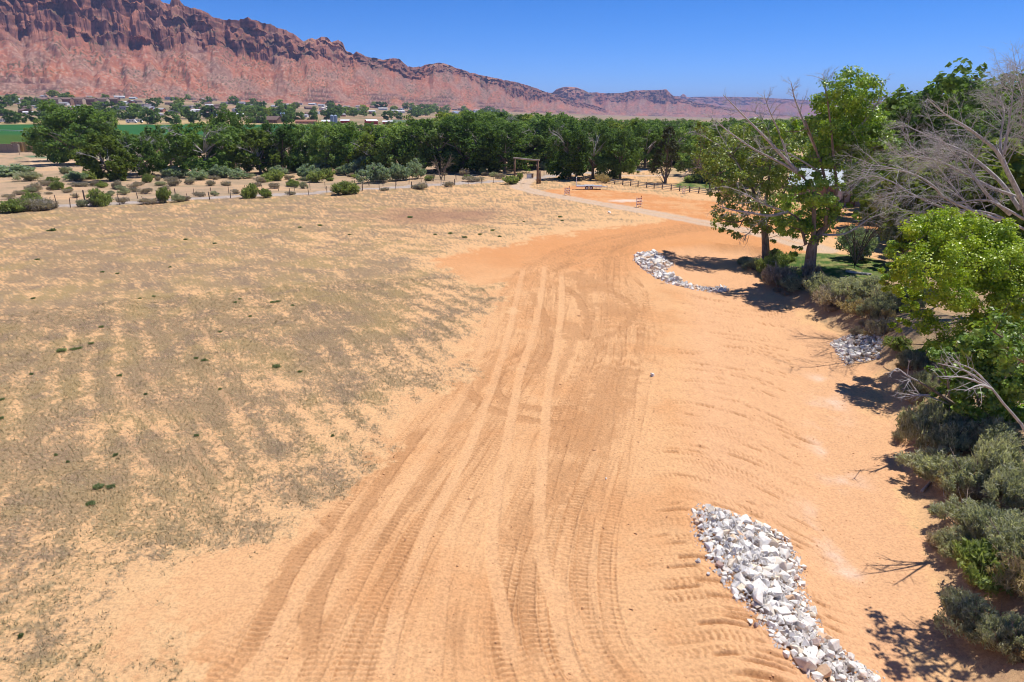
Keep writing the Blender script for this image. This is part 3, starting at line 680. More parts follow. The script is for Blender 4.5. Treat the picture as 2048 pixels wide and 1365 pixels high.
# ------------------------------------------------------------------ cottonwoods of the belt: six crowns, each copy a tree of its own
def belt_tree_meshes(seed, h, w, mat, nclump=58, per=190, leaf=.62, bare=0.3, tilt=0.0):
    rs = np.random.RandomState(seed); wd = Wood(seed+500)
    trunk_top = np.array([tilt*h*.3, 0, h*.30]); P = wd.limb([(0, 0, -.6), (tilt*h*.1, .1, h*.15), trunk_top], h*.036, h*.026, 8)
    cs, rad = [], []
    for k in range(nclump):
        a = rs.rand()*2*math.pi; e = rs.rand(); z = h*(.10+.83*e); prof = math.sin(math.pi*min(1, .20+.72*e))**.55
        q = w*.5*prof*(.45+.55*rs.rand()**.5)*(1+.25*math.sin(3*a+seed)); 
        cs.append((tilt*z*.8+q*math.cos(a), q*math.sin(a), z+h*.05*math.sin(2*a+seed))); rad.append(h*(.075+.075*rs.rand()))
    for k in range(9):
        c0 = np.array(cs[k*4 % nclump]); m = trunk_top*.5+c0*.5+np.array([0, 0, -h*.03])
        Q = wd.limb([trunk_top-np.array([0, 0, h*.08*rs.rand()]), m, c0], h*.016, h*.004, 5)
    V, Q_, T = clumps(np.array(cs), rad, per, rs, leaf, sub=15, density_r=h*.11, jit=.42)
    crown = mesh_np('crown', V, Q_, mat, False, tint=T)
    dw = None
    if bare:
        dd = Wood(seed+900)
        for k in range(int(6*bare*3)):
            a = rs.rand()*2*math.pi; e = .35+.6*rs.rand(); z = h*(.3+.65*e); q = w*.5*(.75+.35*rs.rand())
            Pq = dd.limb([trunk_top+np.array([0, 0, h*.1]), (q*.5*math.cos(a), q*.5*math.sin(a), z*.85), (q*math.cos(a), q*math.sin(a), z)], h*.010, h*.003, 4)
            dd.twigs(Pq, h*.0035, h*.16, 7, 1, .8, .1, .5)
        dw = dd.mesh('dead_branches', M_DEAD)
    return wd.mesh('trunk', M_BARK), crown, dw
BELT = []
for k, (h, w, mt, br, tl) in enumerate([(16, 17, 0, .25, 0), (14, 18, 1, .6, .06), (17, 16, 1, .15, 0), (12, 13, 2, .5, -.08), (15, 15, 0, .9, .05), (9, 11, 2, .2, 0)]):
    BELT.append(belt_tree_meshes(40+k, h, w, L_BELT[mt], bare=br, tilt=tl))
BELT_LAB = ['broad dark green cottonwood in the tree belt beyond the wire fence', 'spreading mid green cottonwood with grey dead limbs in the tree belt', 'tall full crowned cottonwood in the tree belt beyond the wire fence',
            'leaning olive green cottonwood with bare twigs in the tree belt', 'dark cottonwood with many grey dead branches in the tree belt', 'low olive green cottonwood at the edge of the tree belt']
BASEH = [16, 14, 17, 12, 15, 9]
trs = np.random.RandomState(99)
def belt_tree(v, loc, height, rot=None, wide=1.0, label=None, group='cottonwoods of the tree belt', name='cottonwood_tree', cat='tree'):
    s = height/BASEH[v]; t = thing(name, label or BELT_LAB[v], cat, loc, trs.rand()*6.28 if rot is None else rot, None, (s*wide*trs.uniform(.9, 1.1), s*wide*trs.uniform(.9, 1.1), s))
    if group and not label: t['group'] = group
    elif group: t['group'] = group
    obj('trunk', BELT[v][0], t); obj('crown', BELT[v][1], t)
    if BELT[v][2] is not None and height > 6: obj('dead_branches', BELT[v][2], t)
    return t
# front edge of the belt, placed by trunk foot and crown top
front_row = []
for (px, pyb, pyt, v, wide) in [(158,330,210,0,1.15),(222,362,272,3,.95),(110,322,238,2,.9),(205,326,215,2,1.0),(292,352,262,4,.8),(345,340,252,1,.9),(412,352,238,4,1.1),(455,345,250,1,.9),(470,330,224,0,.9),
        (522,348,262,3,1.0),(565,346,246,0,1.0),(610,344,252,1,1.0),(655,346,244,2,.95),(700,345,250,0,1.0),(742,348,268,3,.9),(790,346,246,2,1.05),(838,345,238,0,1.0),(880,344,240,1,1.0),(925,345,232,0,1.05),(968,344,236,4,1.0),
        (1010,346,246,0,1.0),(1045,338,240,1,1.0),(1090,338,238,0,1.05),(1140,358,244,4,.85),(1186,358,246,1,.85),(1240,358,252,2,.62),(1290,336,246,0,1.0),(1395,352,258,1,.9)]:
    g = gpt(px, pyb); top = at(px, pyt, g.y); front_row.append(belt_tree(v, g, max(5, top.z-g.z), wide=wide))
gate_x = gp(1055, 364)[0]
number_along([t for t in front_row if t.location.x < gate_x], lambda t: -t.location.x, '%s front row belt cottonwood from the timber gate towards the hay bales')
number_along([t for t in front_row if t.location.x >= gate_x], lambda t: t.location.x, '%s front row cottonwood of the belt counted from the timber gate towards the yard')
# rows behind
for k in range(76):
    px = 300+1250*((k*0.6180339+.13) % 1); y = trs.uniform(205, 300) if px > 560 else trs.uniform(225, 290)
    if px < 620 and trs.rand() < .45: continue
    if px < 300: continue
    g = far_ground(px, y); yt = np.interp(px, [300, 480, 640, 840, 900, 960, 1080, 1200, 1300, 1420, 1550], [262, 258, 254, 248, 226, 222, 230, 240, 242, 244, 240])+trs.uniform(-6, 20)
    belt_tree(int(trs.randint(0, 5)), g, float(np.clip(zfor(yt, y)-g.z, 8, 19)), wide=1.05)
for k in range(84):                                   # deep rows seen only as tops
    px = 620+1500*((k*0.6180339+.4) % 1); y = trs.uniform(310, 640)
    g = far_ground(px, y); yt = np.interp(px, [620, 860, 900, 1000, 1100, 1300, 1600, 2100], [246, 240, 226, 224, 229, 237, 236, 232])+trs.uniform(0, 8)
    belt_tree(int(trs.choice([0, 1, 2])), g, float(np.clip(zfor(yt, y)-g.z, 7, 20)), wide=1.15, label='cottonwood crown rising among the deep woods behind the belt', group='cottonwoods of the deep woods')

# ------------------------------------------------------------------ shrubs
def shrub_meshes(seed, h, w, mat, n=2600, leaf=.16, aspect=.28, lobes=9, twig=True, upright=.5, wood=None):
    rs = np.random.RandomState(seed); cs = []; rad = []
    for k in range(lobes):
        a = rs.rand()*2*math.pi; q = w*.5*rs.rand()**.6*.72; r = w*(.16+.12*rs.rand())
        cs.append((q*math.cos(a), q*math.sin(a), h*(.30+.45*rs.rand())*(1-.35*(2*q/w)**2))); rad.append(r)
    cs = np.array(cs); rad = np.array(rad); nb = 24; per = max(3, n//(lobes*nb)); C, Nn, T = [], [], []
    for c0, r in zip(cs, rad):
        bp, bd = in_ball(nb, rs, .65); bt = rs.rand(nb)
        bp = c0+bp*r*np.array([1, 1, h/w*1.15]); lp, ld = in_ball(nb*per, rs, .1)
        C.append(bp.repeat(per, 0)+lp*r*.34); Nn.append(ld+rs.normal(size=ld.shape)*.5); T.append(np.clip(bt.repeat(per)*.5+rs.rand(nb*per)*.6-.05, 0, 1))
    C = np.concatenate(C); Nn = np.concatenate(Nn); T = np.concatenate(T); C[:, 2] = np.maximum(C[:, 2], .02)
    keep = C[:, 2] > 0.0
    # sprigs point up and out
    out = C-np.array([0, 0, -h*.2]); out /= np.linalg.norm(out, axis=1)[:, None]
    dirs = out*upright+rs.normal(size=C.shape)*.5+np.array([0, 0, .3]); dirs /= np.linalg.norm(dirs, axis=1)[:, None]
    side = np.cross(dirs, Nn); side /= np.maximum(np.linalg.norm(side, axis=1), 1e-6)[:, None]; s = leaf*(.6+.8*rs.rand(len(C)))[:, None]*.5
    V = np.stack([C-dirs*s, C+side*s*aspect, C+dirs*s, C-side*s*aspect], 1).reshape(-1, 3)
    fo = mesh_np('foliage', V, np.arange(len(V)).reshape(-1, 4), mat, False, tint=T.repeat(4))
    wd = Wood(seed+70)
    for k in range(10):
        c0 = cs[k % lobes]+rs.normal(size=3)*w*.08; P = wd.limb([(rs.normal()*w*.03, rs.normal()*w*.03, -.05), c0*.55, c0+np.array([0, 0, h*.12])], w*.014, w*.004, 4, 2)
        if twig: wd.twigs(P, w*.006, h*.5, 5, 0, .7, 0, .4)
    return fo, wd.mesh('stems', wood or M_BARK)
SHR = {}
def shrub_kind(key, *a, **k): SHR[key] = [shrub_meshes(s, *a, **k) for s in (k.pop('seeds', (301, 302, 303)))]
for key, h, w, mat, n, leaf, asp in (('salt', 1.5, 2.6, L_SAGE, 7600, .18, .24), ('grease', 1.3, 2.2, L_GREASE, 3600, .20, .32), ('grey', 1.0, 2.2, L_GREY, 3000, .24, .16), ('olive', 3.4, 4.4, L_OLIVE, 5200, .34, .40), ('tan', 1.4, 2.4, L_TAN, 3000, .22, .18), ('weed', .22, .8, L_WEED, 300, .11, .35)):
    SHR[key] = [shrub_meshes(300+len(SHR)*10+s, h, w, mat, n, leaf, asp, wood=M_DEAD if key in ('grey',) else M_BARK) for s in range(3)]
    SHR[key+'_dim'] = (h, w)
def shrub(key, loc, h, w, label, group=None, name='shrub', cat='shrub'):
    bh, bw = SHR[key+'_dim']; t = thing(name, label, cat, loc, trs.rand()*6.28, group, (w/bw, w/bw, h/bh)); v = SHR[key][trs.randint(0, 3)]
    obj('foliage', v[0], t); obj('stems', v[1], t); return t
def shrub_px(key, px, py, wpx, hpx, label, group=None, name='shrub'):
    g = gpt(px, py); d = g.y*cp+(CAMZ-g.z)*sp; return shrub(key, g, max(.1, hpx*d/F*1.04), wpx*d/F*1.1, label, group, name)
# scrub between road and belt, one by one as the picture shows them
roadside = {}
for (px, py, w, h, k) in [(70,420,70,24,'grey'),(20,425,60,26,'grease'),(66,414,40,28,'grease'),(100,420,40,18,'grey'),(163,414,24,14,'salt'),(205,412,44,34,'grease'),(186,412,30,14,'grey'),(246,408,26,14,'grey'),(300,408,40,12,'grey'),
        (330,406,30,30,'olivejun'),(358,404,24,14,'salt'),(250,390,24,13,'salt'),(292,388,26,12,'grey'),(75,383,34,18,'grey'),(118,380,22,18,'grease'),(96,372,24,10,'grey'),(160,374,34,9,'grey'),(190,373,16,10,'grey'),(205,374,16,12,'grease'),(238,378,22,18,'grey'),
        (278,372,20,9,'grey'),(292,366,24,18,'grease'),(318,362,14,9,'grey'),(350,372,24,15,'grey'),(30,352,90,24,'olive'),(105,366,26,12,'grease'),(60,362,50,20,'salt'),(150,362,40,20,'olive'),(190,358,46,16,'grease'),(228,362,34,16,'grease'),(130,348,26,14,'salt'),
        (500,396,34,28,'grease'),(530,396,28,18,'grease'),(516,374,18,10,'grey'),(550,378,20,12,'grey'),(590,376,14,14,'grease'),(608,378,16,14,'salt'),(690,388,50,26,'grease'),(672,386,20,12,'grey'),(545,362,46,22,'grease'),(585,372,22,13,'grease'),(635,365,40,22,'grease'),(655,358,34,20,'grease'),
        (730,350,60,34,'olive'),(755,366,64,40,'olive'),(795,362,50,36,'olive'),(835,358,40,38,'olive'),(615,358,50,30,'olive'),(560,352,40,20,'olive'),(440,356,50,26,'olive'),(480,358,40,20,'olive'),(395,360,46,22,'olive'),(350,356,50,22,'olive'),(420,372,22,10,'grey'),(452,372,22,10,'grey'),
        (846,378,38,12,'grey'),(895,374,24,10,'grey'),(860,362,22,10,'grease'),(945,364,40,12,'grey'),(930,352,20,12,'grey'),(965,350,18,14,'grease'),(1022,368,36,16,'grease'),(1000,358,20,10,'grey'),(1040,362,14,16,'grease'),(985,344,20,12,'grease'),
        (1100,332,26,26,'olive'),(1086,340,24,16,'olive'),(1130,334,22,22,'olive'),(1170,334,24,24,'olive'),(1215,336,34,24,'olive'),(1262,334,30,20,'olive'),(1250,344,40,12,'grease'),(1206,366,30,18,'tan'),(1186,358,26,8,'grey'),(1452,398,26,22,'tan'),(1276,347,8,5,'grease'),
        (640,348,40,26,'olive'),(690,350,34,18,'olive'),(520,366,24,12,'grey'),(470,388,20,9,'grey'),(400,394,22,10,'grey'),(430,392,18,9,'salt'),(372,402,20,9,'grey'),(580,390,20,7,'grey'),(770,382,20,7,'grey'),(20,398,24,10,'grey'),(45,404,30,10,'grey'),(150,396,18,8,'grey'),(222,392,18,9,'salt')]:
    lab = {'grey': 'low grey leafless brush on the sand near the wire fences', 'grease': 'rounded yellow green greasewood near the wire fences', 'salt': 'low grey green saltbush near the gravel road', 'olive': 'silvery Russian olive bush at the foot of the tree belt', 'tan': 'rounded tan dry bush beside the rail fence', 'olivejun': 'upright dark juniper shrub beside the gravel road'}[k]
    grp = {'grey': 'grey brush by the road', 'grease': 'greasewood by the road', 'salt': 'saltbush by the road', 'olive': 'Russian olives at the belt', 'tan': 'tan bushes by the rail fence'}.get(k)
    roadside.setdefault(k, []).append(shrub_px('grease' if k == 'olivejun' else k, px, py, w, h, lab, grp, {'grey': 'dry_brush', 'grease': 'greasewood_bush', 'salt': 'saltbush', 'olive': 'russian_olive', 'tan': 'dry_bush', 'olivejun': 'juniper_shrub'}[k]))
for k, txt in (('grey', '%s low grey leafless brush along the wire fences counted from the hay bales'), ('grease', '%s rounded yellow green greasewood along the wire fences counted from the hay bales'), ('salt', '%s low grey green saltbush along the gravel road counted from the hay bales'), ('olive', '%s silvery Russian olive at the foot of the belt counted from the hay bales')):
    number_along(roadside[k], lambda t: t.location.x, txt)
srs = np.random.RandomState(5)
bank = []
for k in range(70):                                   # scattered small brush in the scrubland
    px = srs.uniform(0, 1010); py = np.interp(px, [0, 1010], [397, 356])-srs.uniform(0, 34)
    key = srs.choice(['grey', 'grey', 'salt', 'grease']); s = srs.uniform(8, 17)
    shrub_px(key, px, py, s*1.4, s*.6, 'small knee high clump of brush scattered in the sandy scrubland', 'small brush in the scrubland', 'brush_clump')
# saltbush hedge along the ditch bank
for (px, py, w, h) in [(1508,540,50,22),(1538,548,60,34),(1556,528,46,26),(1490,528,34,14),(1560,572,60,40),(1590,580,50,26),(1622,560,40,26),(1640,590,66,34),(1665,612,70,36),(1690,600,60,32),(1712,632,70,40),(1748,640,70,46),(1762,672,60,34),(1700,580,60,26),(1740,596,60,34),(1776,620,60,44),
        (1800,700,60,30),(1822,740,60,40),(1846,790,60,44),(1822,800,50,40),(1856,900,110,90),(1905,905,90,70),(1840,870,70,44),(1880,960,110,64),(1950,990,120,70),(1990,960,120,74),(2030,1010,110,70),(1925,1060,110,56),(1985,1090,130,80),(1915,1110,80,50),(1965,1170,130,90),(2030,1180,120,90),(1950,1270,130,70),(2000,1300,100,56),(2040,1120,110,80),(2050,1290,90,60),(1890,850,80,50),(1935,880,90,60),(1985,900,90,50)]:
    g = gpt(px, py); d = g.y*cp+(CAMZ-g.z)*sp; k = srs.choice(['salt', 'tan', 'grey', 'grease'], p=[.62, .10, .14, .14])
    bank.append((k, shrub(k, g, h*d/F*1.12*srs.uniform(.85, 1.15), w*d/F*1.1*srs.uniform(.85, 1.15), 'shrub', 'brush along the ditch bank', {'salt': 'saltbush', 'tan': 'dry_bush', 'grey': 'dry_brush', 'grease': 'greasewood_bush'}[k])))
    for _ in range(2):
        k2 = srs.choice(['grey', 'salt', 'tan']); q = Vector((g.x+srs.normal()*w*d/F*.45, g.y+srs.normal()*w*d/F*.4, 0)); q.z = tz(q.x, q.y); sz = srs.uniform(.35, .6)
        bank.append((k2, shrub(k2, q, h*d/F*sz, w*d/F*sz, 'shrub', 'brush along the ditch bank', {'salt': 'saltbush', 'tan': 'dry_bush', 'grey': 'dry_brush', 'grease': 'greasewood_bush'}[k2])))
for k, txt in (('salt', '%s grey green saltbush down the ditch bank counted from the forked cottonwood'), ('tan', '%s dry tan bush down the ditch bank counted from the forked cottonwood'), ('grey', '%s grey leafless brush down the ditch bank counted from the forked cottonwood'), ('grease', '%s olive greasewood down the ditch bank counted from the forked cottonwood')):
    number_along([t for q, t in bank if q == k], lambda t: -t.location.y, txt)
# green weeds on the field
for (px, py, s) in [(125,703,18),(148,700,12),(183,688,9),(203,655,8),(63,750,7),(240,752,9),(66,598,7),(231,912,9),(198,976,18),(222,975,14),(181,1009,16),(42,1274,9),(112,912,6),(136,926,6),(394,873,8),(393,718,7),(409,722,10),(440,665,7),(545,606,10),(555,604,8),(585,612,6),(500,634,6),(552,735,14),(600,745,9),
        (292,790,7),(440,780,6),(665,873,7),(160,697,10),(3,838,8),(5,800,8),(105,462,14),(75,520,7),(280,598,6),(308,594,6),(470,606,6),(480,599,6),(372,480,8),(430,488,7),(640,452,8),(600,456,7),(205,545,7),(235,548,7),(340,535,6),(700,470,6),(1120,435,8),(1124,442,6),(1048,444,5),(900,468,9),(930,476,9),(960,470,8),(1000,474,8),(870,470,7),(985,462,8),(820,436,10)]:
    shrub_px('weed', px, py, s*1.2, s*.3, 'small dark green weed growing flat on the dry field', 'weeds on the dry field', 'weed')
# ------------------------------------------------------------------ the big trees on the right bank
def hero_tree(name, label, base, trunk, limbs, dead, blobs, leafmat, leaf, per, seed, Y=None, bark=None, twig_len=1.6, dead_depth=2, dead_count=9, jit=.36, live_twigs=5):
    rs = np.random.RandomState(seed); g = base if isinstance(base, Vector) else gpt(*base); Y = Y or g.y; t = thing(name, label, 'tree', g)
    def P(pt, off=0.0): return np.array(at(pt[0], pt[1], Y+off+(pt[2] if len(pt) > 2 else 0))-g)
    w = Wood(seed); mpx = (Y*cp+8*sp)/F; chain = []
    def path(L):
        o = rs.normal()*.6; pts = [P(q, 0 if i == 0 else o*i*.6+rs.normal()*.25) for i, q in enumerate(L)]; return pts
    tp = [P(q) for q in trunk[0]]; tp[0] = np.array([tp[0][0], tp[0][1], -.5]); rT = trunk[1]
    Q = catmull(np.array(tp), 4); rad = np.interp(np.linspace(0, 1, len(Q)), [0, .12, 1], [rT*1.45, rT*1.05, trunk[2]]); w.mb.tube(Q, rad, 10); chain.append(Q)
    for L, r0, r1 in limbs:
        Q = w.limb(path(L), r0, r1, 7, 4); chain.append(Q)
        if live_twigs: w.twigs(Q, r1*.8, twig_len, live_twigs, 1, .8, 0, .3)
    allp = np.concatenate(chain); cs, rd = [], []
    for b in blobs:
        r = b[2]*mpx*1.12; off = b[3] if len(b) > 3 else rs.normal()*r*.8; c0 = P((b[0], b[1]), off); cs.append(c0); rd.append(r)
        q = allp[np.argmin(np.linalg.norm(allp-c0, axis=1)+np.maximum(0, allp[:, 2]-c0[2])*.6)]
        m = (q+c0)/2+rs.normal(size=3)*.2+np.array([0, 0, -.15]); Qb = w.limb([q, m, c0], max(.03, r*.05), .015, 5, 3); w.twigs(Qb, .018, r*.9, 6, 0, .9, 0, .4)
    obj('trunk', w.mesh('trunk', bark or M_BARK), t)
    if cs:
        C = np.array(cs); V, Qd, T = clumps(C, rd, per, rs, leaf, .9, sub=22, density_r=np.mean(rd), jit=jit, aspect=.8)
        obj('crown', mesh_np('crown', V, Qd, leafmat, False, tint=T), t)
    if dead:
        dd = Wood(seed+33)
        for L, r0, r1 in dead:
            Q = dd.limb(path(L), r0, r1, 6, 4); dd.twigs(Q, max(r1*1.0, .030), twig_len, dead_count, dead_depth, .7, .05, .2)
        obj('dead_branches', dd.mesh('dead_branches', M_DEAD), t)
    return t
hero_tree('cottonwood_tree', 'large forked cottonwood with bare grey upper limbs standing on the lawn', (1618,548),
    ([(1618,548),(1621,520),(1624,495),(1630,478)], .52, .42),
    [([(1630,480),(1660,440),(1690,392),(1698,340),(1704,270),(1702,200)], .36, .05), ([(1626,485),(1628,425),(1622,378),(1604,352)], .24, .08),
     ([(1650,452),(1656,400),(1648,350),(1632,300),(1610,240)], .20, .05), ([(1668,425),(1673,372),(1668,330),(1662,260),(1652,180)], .20, .05), ([(1612,490),(1605,465),(1598,440),(1575,424)], .18, .08),
     ([(1690,392),(1725,345),(1745,300)], .16, .05)],
    [([(1604,352),(1570,318),(1530,275),(1490,235),(1446,190)], 0.189, 0.030), ([(1600,350),(1560,325),(1510,300),(1455,262),(1430,240)], 0.135, 0.030), ([(1632,300),(1610,250),(1590,200),(1582,165)], 0.135, 0.030), ([(1575,424),(1540,432),(1500,426),(1462,420),(1436,412)], 0.176, 0.030),
     ([(1652,200),(1650,170),(1645,148)], 0.081, 0.022), ([(1704,270),(1735,235),(1758,200),(1765,165)], 0.121, 0.022), ([(1580,330),(1560,270),(1540,225),(1528,190)], 0.108, 0.022), ([(1575,424),(1530,410),(1490,388),(1450,372)], 0.108, 0.022), ([(1698,340),(1740,300),(1772,240)], 0.095, 0.022),
     ([(1648,350),(1600,320),(1560,300),(1520,296)], 0.095, 0.022), ([(1640,470),(1690,468),(1735,440),(1770,425)], 0.135, 0.030)],
    [(1700,178,40),(1665,195,36),(1733,185,32),(1690,232,42),(1645,250,34),(1722,262,42),(1660,292,40),(1742,292,36),(1762,262,24),(1690,315,40),(1735,338,34),(1640,312,30),(1606,250,20),(1640,392,36),(1604,426,44),(1640,432,38),(1575,452,28),(1610,468,30),(1660,410,26),(1722,382,26),(1700,360,28),(1592,395,26),(1716,410,18),(1590,500,16),(1768,300,28),(1775,335,22),(1565,262,18),(1740,235,30),(1620,345,26)],
    L_HERO, .23, 1150, 11, dead_count=16, jit=.30)
hero_tree('cottonwood_tree', 'cottonwood with a straight pale trunk and low dark boughs over the ditch head', (1533,518),
    ([(1533,518),(1531,490),(1529,460),(1526,425)], .42, .30),
    [([(1526,430),(1510,390),(1490,350),(1465,310)], .2, .05), ([(1526,430),(1535,380),(1540,330),(1545,290)], .2, .05), ([(1528,450),(1500,440),(1470,445),(1440,440)], .12, .04), ([(1526,430),(1560,400),(1580,360)], .14, .04), ([(1510,390),(1460,370),(1420,350),(1395,330)], .12, .03)],
    [([(1465,310),(1440,270),(1420,230)], .06, .012), ([(1490,350),(1450,300),(1400,270),(1385,262)], .08, .015), ([(1545,290),(1530,250),(1500,215)], .06, .012), ([(1529,455),(1510,456),(1495,468),(1478,478)], .06, .02), ([(1420,350),(1395,335),(1370,345)], .05, .01)],
    [(1440,440,24),(1475,450,26),(1540,418,34),(1515,450,28),(1500,372,38),(1455,342,38),(1425,300,34),(1404,322,24),(1470,292,40),(1530,330,40),(1555,290,36),(1412,268,20),(1556,470,18),(1560,375,36),(1595,298,34),(1480,400,30),(1440,385,22),(1500,260,26),(1450,420,20),(1400,250,12),(1575,340,30),(1545,445,22)],
    L_DEEP, .25, 700, 12, dead_count=13, jit=.30)
hero_tree('dead_cottonwood', 'huge half dead cottonwood fanning bare grey limbs above the yellow green tree', Vector((46.5, 50.0, tz(46.5, 50.0))),
    ([(2100,620),(2085,540),(2066,480)], .62, .5),
    [], [([(2066,490),(2047,412),(2016,346),(1992,302),(1964,278),(1929,252),(1891,230),(1854,197)], 0.211, 0.016), ([(2016,346),(2003,307),(2001,274),(2008,225),(1999,192)], 0.124, 0.016), ([(2008,310),(2016,256),(2023,208),(2028,150)], 0.112, 0.016),
     ([(2040,420),(2008,373),(1975,340),(1933,307),(1889,287),(1841,265),(1795,245)], 0.161, 0.016), ([(2020,430),(1975,390),(1953,362),(1931,331),(1909,309),(1876,272)], 0.124, 0.016), ([(2060,450),(2047,403),(1986,377),(1931,349),(1876,322),(1823,313),(1788,309)], 0.149, 0.016),
     ([(2000,440),(1940,420),(1889,395),(1867,373),(1832,351),(1766,333),(1722,331)], 0.124, 0.012), ([(1980,445),(1920,425),(1871,410),(1819,386),(1784,364),(1744,353),(1711,360)], 0.112, 0.012), ([(2050,440),(2000,412),(1964,400),(1898,406),(1810,392),(1760,398)], 0.099, 0.012), ([(2050,460),(1990,430),(1930,420),(1860,425),(1800,420)], 0.087, 0.012),
     ([(2047,412),(2060,340),(2050,260),(2060,180)], 0.136, 0.016), ([(2040,250),(2046,180),(2040,130)], 0.037, 0.008), ([(2000,440),(1960,440),(1910,380),(1880,340),(1850,310),(1810,290)], 0.087, 0.012)],
    [], L_DEEP, .2, 300, 13, Y=50, bark=M_DEAD, twig_len=3.2, dead_depth=2, dead_count=22)
hero_tree('young_cottonwood', 'bright yellow green cottonwood sapling clump leaning over the ditch bank', (1985,695),
    ([(1985,695),(1978,672),(1962,645),(1945,610)], .22, .15),
    [([(1945,610),(1920,560),(1900,500),(1895,450)], .12, .03), ([(1960,650),(2000,590),(2020,530)], .12, .03), ([(1950,620),(1890,590),(1830,560),(1790,540)], .1, .03), ([(1965,680),(1900,680),(1850,690)], .08, .03)],
    [([(1965,650),(1930,600),(1880,610),(1830,640),(1800,655),(1780,690)], .07, .012), ([(1900,680),(1850,700),(1820,720),(1796,748)], .06, .01), ([(1960,640),(1930,690),(1900,720),(1880,760)], .05, .01)],
    [(1905,440,34),(1858,462,40),(1932,478,46),(1804,506,30),(1862,530,48),(1958,530,50),(2010,518,46),(1780,545,24),(1812,572,30),(1900,596,38),(1984,604,46),(2034,592,46),(1838,612,26),(1800,650,18),(1872,672,34),(1948,672,40),(2030,672,46),(1826,700,18),(1920,545,40),(2000,470,30),(1992,560,40),(2046,520,40),(2050,640,40),(1980,680,36),(1770,570,16)],
    L_YOUNG, .145, 2500, 14, twig_len=.9, dead_count=7, dead_depth=1)
hero_tree('leaning_cottonwood', 'leaning cottonwood with broad green leaves and a low white barked limb above the saltbush', Vector((28.8, 29.0, tz(28.8, 29.0))),
    ([(2180,1060),(2100,985),(2048,932),(1975,862)], .20, .15),
    [([(1975,862),(1930,825),(1880,790),(1840,765)], .14, .04), ([(1990,880),(1960,820),(1950,760)], .09, .03), ([(2040,920),(2030,840),(2010,760)], .11, .03), ([(1900,805),(1895,760),(1885,730)], .06, .02)],
    [([(1840,765),(1815,752),(1796,738),(1786,742)], .05, .01), ([(1860,790),(1825,790),(1790,786)], .04, .01), ([(1900,810),(1850,792),(1800,795)], .05, .01), ([(2040,930),(2010,900),(1990,870),(1975,840)], .05, .01), ([(2046,945),(2020,920),(1990,890)], .04, .01), ([(2048,915),(2000,905),(1960,915)], .035, .008)],
    [(1884,716,24),(1932,736,38),(1990,716,44),(2040,738,46),(1902,788,30),(1958,796,42),(2020,806,44),(2042,866,34),(1982,846,28),(1872,752,22),(1925,826,18),(2040,690,40),(1960,700,36),(2010,760,44)],
    L_GREEN, .17, 1900, 15, Y=31, twig_len=.8, dead_count=7, dead_depth=1, bark=M_BARK)
def shade_tree():
    S = gpt(1860, 1285); g = S+Vector((6.2, 2.6, 0)); g.z = tz(g.x, g.y); top = S+Vector((2.95, 2.35, 9.0))-g; t = thing('shade_tree', 'cottonwood leaning out over the saltbush to throw leafy shade on the ditch floor', 'tree', g); w = Wood(77); rs = np.random.RandomState(77)
    Q = w.limb([(0, 0, -.4), (-.2, 0, 2.6), (-1.0, -.1, 5.4), (top.x*.55, top.y*.6, top.z-1.6)], .26, .14, 8); ends = []
    for d in ((-1.3, -.6, .3), (-.2, -1.2, .5), (1.0, .6, .8), (-.9, .8, .6), (1.1, -.9, .1), (.1, .1, 1.0)):
        e = np.array(top)+np.array(d); P = w.limb([Q[-3], (Q[-3]+e)/2, e], .09, .03, 5); w.twigs(P, .03, 1.2, 8, 1, .8); ends.append(e)
    obj('trunk', w.mesh('trunk', M_BARK), t)
    V, Qd, T = clumps(np.array(ends), [.8]*6, 420, rs, .17, .8, sub=16, density_r=.9); obj('crown', mesh_np('crown', V, Qd, L_GREEN, False, tint=T), t); return t
shade_tree()
def shade_snag():
    S = gpt(1815, 1135); g = S+Vector((6.0, 2.2, 0)); g.z = tz(g.x, g.y); top = S+Vector((2.2, 1.75, 7.0))-g; t = thing('dead_snag', 'bare dead snag leaning over the saltbush to throw forked shadows on the sand', 'tree', g); w = Wood(78)
    Q = w.limb([(0, 0, -.3), np.array(top)*.33+np.array([.3, 0, .7]), np.array(top)*.68+np.array([.2, 0, .5]), np.array(top)+np.array([.9, .2, -.5])], .065, .035, 7)
    for d in ((-1.6, -.3, .2), (-1.0, -1.0, -.1), (-.4, .7, .4), (-1.3, .3, .5)):
        e = np.array(top)+np.array(d); P = w.limb([Q[-1], (Q[-1]+e)/2+np.array([0, 0, .2]), e], .05, .015, 5); w.twigs(P, .018, .9, 6, 1, .7)
    obj('trunk', w.mesh('trunk', M_DEAD), t); return t
shade_snag()
